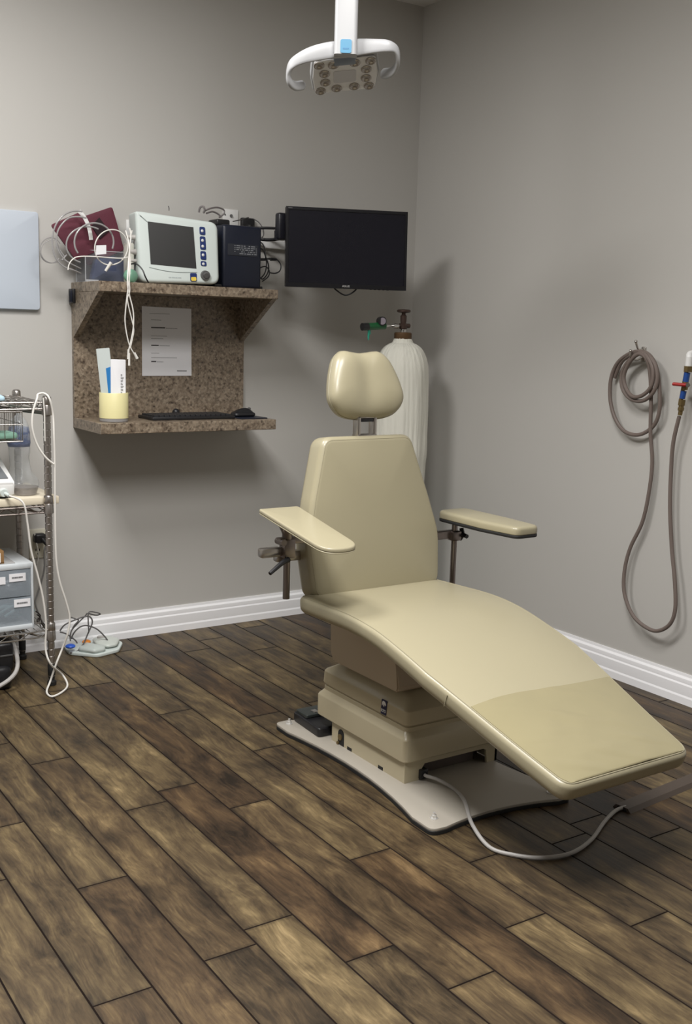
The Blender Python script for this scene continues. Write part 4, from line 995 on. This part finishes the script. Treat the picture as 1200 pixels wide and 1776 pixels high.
for i, (x, y, z, a, m_, lb) in enumerate(((-2.05, -.33, .888, .1, M_mintp, 'mint green packet lying flat at the front of the cart basket'), (-2.10, -.25, .913, -.2, M_mintp, 'mint green packet tilted at the back of the cart basket'), (-2.20, -.32, .912, .35, M_lblue, 'pale blue packet resting on the mint packets in the basket'))):
    bm = B(); pad(bm, rpoly([(-.07, -.045), (.07, -.045), (.07, .045), (-.07, .045)], .008, 3), .022, .008, lambda u, v, h: Vector((u, v, h)), nr=3, es=2); obj_ = obj('packet', bm, m_, None, .6, Matrix.Translation((x, y, z)) @ Matrix.Rotation(a, 4, 'Z')); tag(obj_, lb, 'packet')
# generator on the board
dv = thing('white_generator', 'white sloping-front electrical device with a grey control panel on the cart board', 'medical device', (-2.2, -.28, .686))
gx1, gx0 = -2.005, -2.36; pf = [(-.435+.03, .692), (-.435+.02, .735), (-.41, .748), (-.25, .812), (-.13, .812), (-.12, .692)]
bm = B(); prism(bm, pf, lambda u, v, h: Vector((h, u, v)), gx0, gx1); bmesh.ops.bevel(bm, geom=bm.edges[:], offset=.006, segments=3, affect='EDGES'); obj('case', bm, M_white, dv)
sl = plane_map((gx1, -.405, .752), (-1, 0, 0), (0, .155, .062)); 
if sl(0, 0, 1).z < .752: sl = plane_map((gx1, -.405, .752), (-1, 0, 0), (0, .155, .062), Vector((-1, 0, 0)).cross(Vector((0, .155, .062)))*-1)
obj('control_panel', prism(B(), [(.018, .008), (.34, .008), (.34, .145), (.026, .145)], sl, -.002, .0016), mat('panel_slate', (.16, .17, .18, 1), .35), dv)
obj('panel_button', prism(B(), [(.13, .03), (.18, .03), (.18, .05), (.13, .05)], sl, .0016, .003), M_bluep, dv)
obj('panel_dial', cyl(B(), sl(.09, .06, .0), sl(.09, .06, .004), .008), M_knob, dv)
obj('rubber_base', box(B(), (gx0+.01, -.40, .686), (gx1-.01, -.13, .692)), M_black, dv)
bm = B(); gp = Vector((-2.045, -.418, .708)); cyl(bm, gp+Vector((0, .01, 0)), gp+Vector((0, -.008, 0)), .016, .013, 20); cyl(bm, gp, gp+Vector((.012, -.022, -.008)), .006); obj('plug', bm, M_mint, dv)
# white cord from the plug down to a loop on the floor and up over the cart
Y5 = -.475
P_ = [gp+Vector((.012, -.022, -.008))]+[bk(x, y, Y) for x, y, Y in ((40, 872, Y5), (48, 910, Y5), (54, 955, Y5), (66, 1000, Y5), (75, 1040, Y5), (80, 1085, Y5), (79, 1125, Y5), (88, 1152, -.49))]
P_ += [fl(108, 1170, .03), fl(117, 1188, .006), fl(108, 1200, .005), fl(90, 1208, .005), fl(81, 1200, .006), fl(87, 1182, .02)]
P_ += [bk(x, y, Y) for x, y, Y in ((98, 1150, -.47), (108, 1125, -.46), (117, 1100, Y5), (121, 1072, Y5), (115, 1045, Y5), (104, 1010, Y5), (98, 975, Y5), (96, 930, Y5), (95.5, 870, Y5), (95, 800, Y5), (93.5, 755, Y5), (92, 720, Y5+.01), (86, 692, -.47))]
P_ += [Vector((CXR-.01, CYF-.01, 1.050)), Vector((CXR-.03, CYF-.004, 1.047))]
P_ += [bk(x, y, Y) for x, y, Y in ((64, 692, -.462), (57, 715, -.47), (56, 742, -.475), (64, 770, -.475), (78, 792, -.478), (93, 805, -.478))]
wc_ = obj('cord', tube(B(), P_, .0036, seg=8), M_cordw, dv); wc_['label'] = 'long white cord looping to the floor'
bm = B(); tube(bm, [bk(75, 690, -.46), bk(77, 715, -.462), bk(77.5, 740, -.462), bk(78, 765, -.46)], .0024); tag(obj('short_white_lead', bm, M_cordw), 'thin white lead hanging just left of the cart front post', 'cord')
# plastic bag
bm = B()
def bagf(a, z): return 1+.22*noise.noise(Vector((math.cos(a)*2.5, math.sin(a)*2.5, z*22)))+.08*noise.noise(Vector((math.cos(a)*9, math.sin(a)*9, z*60)))
bpf = [(.050, .688), (.060, .700), (.058, .73), (.040, .76), (.037, .80), (.040, .85), (.038, .90), (.028, .935), (.012, .955), (.006, .965)]
lathe(bm, [(v_.x, v_.y) for v_ in catmull([(r_, z_, 0) for r_, z_ in bpf], 4)], (-1.930, -.22, 0), 40, bagf)
bag = obj('plastic_bag', bm, M_bag, None, 2.5); tag(bag, 'crumpled clear plastic bag standing on the cart board behind the post', 'bag'); ORG[bag.name] = bag.location.copy()
bm = B(); lathe(bm, [(.0405, .845), (.0415, .86), (.0395, .895), (.034, .915), (.032, .915), (.036, .895), (.038, .86), (.038, .846)], (-1.930, -.22, 0), 40, bagf); obj('blue_band', bm, clear_mat('blue_film', (.16, .22, .42, 1), .55), bag, 2.5)
bm = B(); lathe(bm, [(.034, .6872), (.038, .690), (.046, .716), (.0445, .716), (.036, .693)], (-1.950, -.352, 0), 30); tag(obj('clear_dish', bm, clear_mat('smoky_dish', (.3, .28, .27, 1), .5)), 'small smoky clear dish on the cart board in front of the bag', 'dish')
# drawer box
db = thing('drawer_box', 'white plastic box with two frosted labelled drawers on the lowest cart shelf', 'drawer unit', (-2.15, -.26, .2095))
d0, d1, dy0, dy1, dz0, dz1 = -2.36, -1.946, -.41, -.12, .2100, .452
bm = B(); box(bm, (d0, dy0, dz1-.022), (d1, dy1, dz1), .006); box(bm, (d0, dy0, dz0), (d1, dy1, dz0+.02), .005); box(bm, (d1-.009, dy0, dz0), (d1, dy1, dz1), .003); box(bm, (d0, dy0, dz0), (d0+.01, dy1, dz1), .003); box(bm, (d0, dy1-.006, dz0), (d1, dy1, dz1))
obj('shell', bm, mat('frosty_white_plastic', (.62, .66, .69, 1), .35), db)
bm = B(); box(bm, (d0+.02, dy0+.01, dz1), (d1-.06, dy1-.03, dz1+.003), .001); obj('lid_panel', bm, mat('lid_grey', (.38, .38, .38, 1), .5), db)
zm = (dz0+dz1)/2
for i, (za, zb) in enumerate(((dz0+.021, zm-.002), (zm+.002, dz1-.023))):
    bm = B(); box(bm, (d0+.011, dy0+.001, za), (d1-.010, dy0+.005, zb), .001); dr = obj('drawer', bm, M_drawer, db)
    lx = -1.985 if i == 0 else -2.0
    lz = zb-.034 if i == 0 else zb-.04
    bm = B(); box(bm, (lx-.032, dy0-.001, lz), (lx+.026, dy0+.001, lz+.028)); lb_ = obj('drawer_label', bm, M_paper, dr)
    bm = B()
    for j in range(8): box(bm, (lx-.022+j*.0048, dy0-.0016, lz+.011), (lx-.0188+j*.0048, dy0-.001, lz+.017))
    obj('label_text', bm, M_ink, lb_)
    if i == 1:
        bm = B(); box(bm, (-2.10, dy0-.001, lz-.006), (-2.045, dy0+.001, lz+.02)); obj('drawer_label', bm, M_paper, dr)
    bm = B(); random.seed(20+i)
    for j in range(9):
        x = random.uniform(-2.12, -2.04); y = -.398+j*.010; z = za+.008+random.uniform(0, .035)
        tube(bm, [(x, y, z), (x+.04, y, z+.02), (x+.09, y+.005, z+.012+random.uniform(-.01, .02)), (x+.09+random.uniform(-.05, .02), y, z+.006)], random.uniform(.004, .008), seg=7)
    obj('drawer_contents', bm, [mat('bagged_tubing', srgb(120, 150, 156), .3), mat('bagged_tubing_pale', srgb(206, 210, 216), .3)][i], dr)
t = thing('wooden_tray', 'small wooden tray of papers on top of the drawer box', 'tray', (-2.16, -.3, .4555))
bm = B(); ta, tb, tz = -2.34, -2.045, .4556
box(bm, (ta, -.40, tz), (tb, -.39, tz+.045), .001); box(bm, (ta, -.20, tz), (tb, -.19, tz+.045), .001); box(bm, (tb-.009, -.39, tz), (tb, -.20, tz+.045), .001); box(bm, (ta, -.39, tz), (ta+.009, -.20, tz+.045), .001); box(bm, (ta, -.4, tz), (tb, -.19, tz+.005)); obj('frame', bm, M_wood, t)
bm = B()
for i in range(5): box(bm, (ta+.012, -.386+.003*i, tz+.006+i*.009), (tb-.012-.002*(i % 2), -.205, tz+.013+i*.009))
box(bm, (ta+.012, -.4012, tz+.004), (tb-.012, -.400, tz+.038)); obj('papers', bm, M_paper, t)
# dark unit on the floor beneath the cart
un = thing('floor_pump', 'black and white pump unit on the floor beneath the cart', 'pump', (-2.2, -.28, 0))
bm = B(); pad(bm, rpoly([(-2.42, -.43), (-2.03, -.42), (-2.00, -.14), (-2.42, -.14)], .04, 5), .085, .02, lambda u, v, h: Vector((u, v, h)), nr=2); obj('base', bm, M_black, un)
bm = B(); pad(bm, rpoly([(-2.38, -.40), (-2.09, -.40), (-2.08, -.17), (-2.38, -.17)], .03, 5), .06, .015, lambda u, v, h: Vector((u, v, .085+h)), nr=2); obj('upper_case', bm, mat('pump_mauve_grey', srgb(190, 180, 180), .4), un)
bm = B(); box(bm, (-2.075, -.40, .06), (-2.018, -.30, .165), .012, 3); obj('latch', bm, M_black, un)
obj('latch_trim', box(B(), (-2.068, -.4025, .118), (-2.024, -.3995, .124), .001), M_knob, un)
bm = B(); tube(bm, [(-2.02, -.30, .17), (-2.005, -.36, .14), (-2.02, -.43, .07), (-2.10, -.462, .03), (-2.22, -.475, .02), (-2.36, -.47, .018)], .0075, seg=10); tag(obj('grey_hose', bm, M_cordl), 'grey hose curving around the pump beneath the cart', 'hose')

# outlet with plug, cords behind the cart
o_ = thing('floor_outlet', 'cream double power outlet low on the wall behind the cart', 'outlet', (-1.80, 0, .40))
a, b_ = bk(51, 918), bk(80, 966)
obj('plate', box(B(), (a.x-.004, -.007, b_.z), (b_.x-.002, 0, a.z), .003), mat('ivory_plate', srgb(206, 202, 186), .4), o_)
cx_ = (a.x+b_.x)/2-.003
bm = B(); 
for dz in (.03,): 
    for dx in (-.007, .007): box(bm, (cx_+dx-.0015, -.008, b_.z+.028), (cx_+dx+.0015, -.006, b_.z+.038))
cyl(bm, (cx_, -.008, b_.z+.018), (cx_, -.006, b_.z+.018), .003); obj('slots', bm, M_ink, o_)
bm = B(); box(bm, (cx_-.020, -.045, a.z-.052), (cx_+.024, -.007, a.z-.014), .009, 3); cyl(bm, (cx_+.008, -.04, a.z-.034), (cx_+.024, -.055, a.z-.058), .010, .007); tag(obj('power_plug', bm, M_black), 'black power plug in the low wall outlet behind the cart', 'plug')
bm = B(); tube(bm, [(cx_+.022, -.052, a.z-.056)]+[bk(x, y, -.05) for x, y in ((77, 955), (77, 985), (72, 1008), (65, 1030), (61, 1045), (66, 1062), (73, 1078), (82, 1090), (92, 1100))], .0035)
tag(obj('black_power_lead', bm, M_cordg), 'dark grey lead falling from the black plug behind the cart', 'cord')
bm = B(); tube(bm, [bk(60, 925, -.03), bk(63, 940, -.04), bk(66, 955, -.03), bk(67, 965, -.02), bk(64, 978, -.01)], .0024); tag(obj('thin_white_lead', bm, M_cordw), 'thin pale lead in front of the low wall outlet', 'cord')
bm = B(); random.seed(5)
for k in range(3):
    tube(bm, [bk(62+k*2, 1060+k*6, -.06), bk(70, 1068+k*3, -.08), bk(64+k*4, 1078, -.10), bk(76, 1082+3*k, -.09), bk(84, 1092, -.07), bk(93, 1100+k*3, -.06)], .0026)
tag(obj('dark_cord_tangle', bm, mat('brown_black_cord', (.03, .022, .02, 1), .5)), 'tangle of dark cords behind the drawer box at the cart rear', 'cords')

# ------------------------------------------------------------------ foot switch on the floor with its cable
fs = thing('foot_switch', 'white twin foot switch with blue and orange pedals on the floor by the cart', 'foot switch', (-1.60, -.12, 0))
bm = B(); pad(bm, rpoly([(-1.715, -.03), (-1.725, -.13), (-1.64, -.215), (-1.54, -.185), (-1.49, -.10), (-1.50, -.03), (-1.58, -.022)], .04, 7), .014, .004, lambda u, v, h: Vector((u, v, h)), nr=2); obj('base', bm, M_mint, fs)
bm = B(); pad(bm, rpoly([(-1.61, -.12), (-1.585, -.17), (-1.54, -.165), (-1.503, -.10), (-1.52, -.038), (-1.60, -.035)], .03, 7), .016, .010, lambda u, v, h: Vector((u, v, .017+h)), lambda u, v, k: .006*(1-k*k), nr=4); obj('right_pedal', bm, mat('foot_switch_grey', srgb(196, 202, 196), .4), fs)
bm = B(); pad(bm, rpoly([(-1.695, -.14), (-1.65, -.205), (-1.60, -.195), (-1.59, -.165), (-1.64, -.08)], .02, 6), .020, .010, lambda u, v, h: Vector((u, v, .013+h)), lambda u, v, k: .006*(1-k*k), nr=4); obj('left_pedal', bm, mat('foot_switch_grey_b', srgb(190, 198, 194), .4), fs)
p = fl(122, 1119, .04); obj('blue_button', ball(B(), (p.x, p.y, .036), .020, (1, 1, .45)), M_bluep, fs)
p = fl(150, 1109, .04); obj('orange_button', ball(B(), (p.x, p.y, .030), .018, (1, 1, .5)), M_orange, fs)
p = fl(175, 1106, .035); obj('grey_button', cyl(B(), (p.x, p.y, .030), (p.x, p.y, .041), .017, .015, 22), M_cordl, fs)
bm = B(); bY = -.10
Q = lambda L_, Y=bY: [bk(x, y, Y-.004*i) for i, (x, y) in enumerate(L_)]
tube(bm, Q([(104, 1094), (112, 1084), (128, 1076), (145, 1070), (156, 1070), (160, 1080), (152, 1100), (144, 1118), (133, 1130), (122, 1132)]), .0030)
tube(bm, Q([(124, 1108), (128, 1098), (138, 1088), (150, 1085), (166, 1090), (178, 1100), (187, 1112), (188, 1124), (180, 1134)]), .0030)
tube(bm, Q([(122, 1106), (124, 1094), (134, 1082), (148, 1068), (152, 1064), (166, 1067), (174, 1065), (166, 1062), (154, 1062), (153, 1078), (154, 1096)]), .0026)
tube(bm, Q([(104, 1096), (116, 1100), (130, 1110), (134, 1116)]), .0028)
tube(bm, Q([(121, 1070), (130, 1073), (136, 1076), (128, 1086), (122, 1100), (122, 1112)]), .0026)
tag(obj('foot_switch_cable', bm, mat('mid_grey_cord', (.12, .115, .115, 1), .5)), 'dark grey cable tangled in loops over the white foot switch', 'cable')

# ------------------------------------------------------------------ surgical lamp
LO = CAM+ray(600, 115)*3.2; k_ = 3.2/F
LX = Vector((math.cos(YAW), -math.sin(YAW), 0)); LY = Vector((math.sin(YAW), math.cos(YAW), 0))
lm = lambda px, py, d=0.: CAM+ray(px, py)*(3.2+d)
lamp = thing('operatory_lamp', 'white overhead operatory lamp with loop handles hanging above the chair', 'lamp', LO)
# arm: rectangular post up out of view to the ceiling
a = lm(599, 97, -.035); bm = B()
ax = LX; ay = LY; top = 2.56
prism(bm, rpoly([(-.034, -.026), (.034, -.026), (.034, .030), (-.034, .030)], .012, 4), lambda u, v, h: Vector((a.x, a.y, h))+ax*u+ay*v, a.z, a.z+.22)
prism(bm, rpoly([(-.038, -.030), (.030, -.030), (.030, .030), (-.038, .030)], .012, 4), lambda u, v, h: Vector((a.x, a.y, h))+ax*u+ay*v, a.z+.22, 2.60)
obj('arm', bm, M_lampwhite, lamp)
bm = B(); cyl(bm, (a.x, a.y, 2.60), (a.x, a.y, 2.72), .030); lathe(bm, [(.09, 2.705), (.095, 2.715), (.095, 2.739)], (a.x, a.y, 0), 30); obj('ceiling_mount', bm, M_lampwhite, lamp)
bc = lm(600, 80, -.0655); bmp2 = lambda u, v, h: bc+ax*u+Vector((0, 0, 1))*v-ay*h
bg = obj('badge', prism(B(), rpoly([(-.0165, -.019), (.0165, -.019), (.0165, .019), (-.0165, .019)], .006, 5), bmp2, -.003, .0012), M_badge, lamp); bg['label'] = 'light blue rounded badge'
obj('badge_mark', prism(B(), [(-.009, -.009), (.009, -.009), (.009, -.005), (-.009, -.005)], bmp2, .0012, .0016), M_badge2, bg)
# handle band with returning loops
def band(P, m, name, wv=.021, th=.007):
    bm = B(); C_ = catmull([lm(x, y, d) for x, y, d, _ in P], 6); W_ = catmull([(w_, 0, 0) for *_, w_ in P], 6); V = []
    for i, p in enumerate(C_):
        t = (C_[min(i+1, len(C_)-1)]-C_[max(i-1, 0)]).normalized(); up = Vector((0, 0, 1)); up = (up-t*up.dot(t)).normalized() if abs(t.z) < .98 else up
        ou = t.cross(up).normalized(); 
        wv_ = W_[i].x
        V.append([bm.verts.new(p+up*wv_*math.copysign(abs(math.sin(a_))**.7, math.sin(a_))+ou*th*math.copysign(abs(math.cos(a_))**.7, math.cos(a_))) for a_ in [2*PI*j/14 for j in range(14)]])
    for A1, B1 in zip(V, V[1:]):
        for j in range(14): bm.faces.new((A1[j], A1[(j+1) % 14], B1[(j+1) % 14], B1[j]))
    bm.faces.new(V[0][::-1]); bm.faces.new(V[-1]); return obj(name, bm, m, lamp, 1.2)
band([(600, 86, -.02, .024), (575, 87, -.03, .024), (545, 93, -.04, .022), (522, 101, -.045, .017), (506, 112, -.04, .013), (500, 128, -.02, .010), (503, 143, .00, .012), (512, 149, .03, .014), (524, 148, .055, .014), (528, 147.5, .060, .008)], M_lampwhite, 'handle')
band([(600, 86, -.02, .024), (622, 82, -.03, .024), (650, 80, -.04, .020), (672, 80, -.045, .017), (686, 86, -.035, .012), (690, 103, -.01, .011), (686, 118, .02, .012), (677, 126, .045, .015), (666, 128, .07, .016), (661, 128, .075, .009)], M_lampwhite, 'handle')
# lamp head: shell above, lens face below
hc = lm(598, 104, .0); hX = (LX+Vector((0, 0, .115))).normalized(); hY = (LY*.80-Vector((0, 0, 1))*.38).normalized()
hN = hX.cross(hY)                                  # face normal, down and to the viewer
if hN.z > 0: hN = -hN
hmap = lambda u, v, h: hc+hX*u+hY*v+hN*h
ho_ = resample(rpoly([(-.098, -.012), (.098, -.012), (.108, .07), (.100, .150), (-.098, .150), (-.106, .07)], [.022, .022, .06, .028, .028, .06], 6), .02)
obj('head_shell', pad(B(), ho_, .034, .006, lambda u, v, h: hmap(u, v, h-.040), nr=3, er_bot=.015), M_lampwhite, lamp, .9)
hf = obj('lens_face', pad(B(), inset(ho_, .006), .006, .004, lambda u, v, h: hmap(u, v, h-.005), nr=3, es=2), M_lampgrey, lamp, .9)
obj('centre_window', prism(B(), rpoly([(-.035, .045), (.035, .045), (.035, .10), (-.035, .10)], .01, 4), hmap, .001, .0022), mat('window_grey', (.62, .62, .64, 1), .2), hf)
for u, v in ((-.078, .012), (-.035, .016), (.030, .014), (.078, .012), (-.062, .052), (.066, .048), (-.060, .092), (.066, .088), (-.075, .130), (-.025, .124), (.030, .122), (.076, .126)):
    bm = B(); lathe(bm, [(.0165, .0), (.0165, .003), (.013, .004), (.010, .0015), (.004, .0005)], hmap(u, v, .001), 18, axis=hN); l_ = obj('lens', bm, M_lens, hf)
obj('pivot_block', box(B(), (-.034, -.022, -.05), (.034, .02, .006), .006, M=Matrix.Translation(hc) @ Matrix((hX, hY, hN)).transposed().to_4x4()), mat('pivot_slate', (.20, .23, .28, 1), .3), lamp)

# ------------------------------------------------------------------ hose, hook and gas outlet on the right wall
hk = thing('wall_hook', 'small brass double hook on the right wall holding the coiled hose', 'hook', (0, -1.45, 1.24))
hp = rt(1117, 612, 0)
obj('hook_plate', box(B(), (-.006, hp.y-.010, hp.z-.03), (0, hp.y+.010, hp.z+.022), .003), M_steel, hk)
bm = B(); tube(bm, [(-.004, hp.y, hp.z+.012), (-.03, hp.y, hp.z+.012), (-.045, hp.y-.002, hp.z+.028), (-.05, hp.y-.002, hp.z+.040)], .004); ball(bm, (-.05, hp.y-.002, hp.z+.040), .006)
tube(bm, [(-.004, hp.y, hp.z-.014), (-.035, hp.y+.004, hp.z-.026), (-.062, hp.y+.006, hp.z-.016), (-.066, hp.y+.006, hp.z+.006)], .004); ball(bm, (-.066, hp.y+.006, hp.z+.006), .0055); obj('hook_arms', bm, M_steel, hk)
R_ = lambda L_: [rt(x, y, X) for x, y, X in L_]
HP = [(1066, 655, -.020), (1078, 628, -.03), (1097, 614, -.045), (1113, 610, -.050), (1128, 618, -.050), (1139, 640, -.045), (1144, 680, -.04), (1143, 715, -.035), (1132, 740, -.03), (1108, 754, -.03), (1083, 748, -.03), (1066, 724, -.03), (1058, 690, -.03), (1060, 655, -.03), (1072, 628, -.035), (1095, 612, -.045), (1115, 611, -.052),
      (1134, 628, -.055), (1140, 655, -.055), (1133, 680, -.055), (1115, 695, -.05), (1094, 692, -.045), (1080, 675, -.045), (1078, 650, -.045), (1088, 628, -.05), (1106, 614, -.055), (1120, 616, -.06), (1132, 640, -.062), (1130, 668, -.062), (1115, 685, -.06), (1098, 688, -.055), (1086, 674, -.05), (1082, 652, -.05), (1092, 628, -.055), (1108, 614, -.06), (1121, 622, -.06),
      (1127, 645, -.05), (1129, 690, -.04), (1128, 750, -.035), (1131, 800, -.03), (1126, 850, -.03), (1114, 905, -.03), (1093, 950, -.035), (1083, 990, -.04), (1083, 1030, -.045), (1098, 1068, -.05), (1122, 1089, -.05), (1142, 1094, -.05), (1162, 1082, -.05), (1171, 1055, -.05), (1170, 1005, -.045), (1165, 950, -.04), (1162, 880, -.04), (1164, 810, -.04), (1168, 765, -.045), (1178, 722, -.05)]
tag(obj('rubber_hose', tube(B(), R_(HP), .0072, seg=10, n=6), M_hose), 'grey rubber hose coiled on the hook and drooping to the wall outlet', 'hose')
gv = thing('gas_outlet_valve', 'brass wall gas outlet with a red lever and blue tags at the right edge', 'valve', rt(1190, 700, -.05))
G_ = lambda x, y, X=-.05: rt(x, y, X)
cyl_px = lambda a, b_, r, r1=None, n=18: cyl(B(), G_(*a), G_(*b_), r, r1, n)
obj('pipe', cyl_px((1196, 619), (1194, 638), .0125), M_white, gv)
obj('pipe_elbow', tube(B(), [G_(1196, 622), G_(1197, 614, -.04), Vector((-.001, G_(1197, 612).y, G_(1197, 612).z))], .0115, seg=12), M_white, gv)
obj('hex_collar', cyl_px((1194, 635), (1193, 645), .0155, None, 6), M_brass, gv)
obj('blue_tag', cyl_px((1192, 646), (1189, 662), .0105), M_labelblue, gv)
bm = B(); cyl(bm, G_(1190, 645), G_(1181, 693), .0070); cyl(bm, G_(1189, 662), G_(1187, 676), .0105); ball(bm, G_(1188, 668), .0135); obj('valve_body', bm, M_brass, gv)
bm = B(); pz = G_(1191, 668, -.068); e_ = G_(1168, 666, -.078); tube(bm, [pz, pz.lerp(e_, .5), e_], .008, flat=(.0105, .0065), seg=10); obj('red_lever', bm, M_red, gv)
obj('lever_nut', cyl(B(), G_(1191, 668, -.05), G_(1193, 668, -.080), .008, seg=6), M_chrome, gv)
obj('blue_tag', cyl_px((1186, 678), (1183, 691), .0098), M_labelblue, gv)
bm = B(); cyl(bm, G_(1183, 693), G_(1181.5, 703), .0125, None, 6); cyl(bm, G_(1181.5, 703), G_(1181, 708), .0090); cyl(bm, G_(1181, 707), G_(1180.5, 712), .0115, None, 6); cyl(bm, G_(1180.5, 712), G_(1179, 720), .0078); obj('barb_fitting', bm, M_brass, gv)
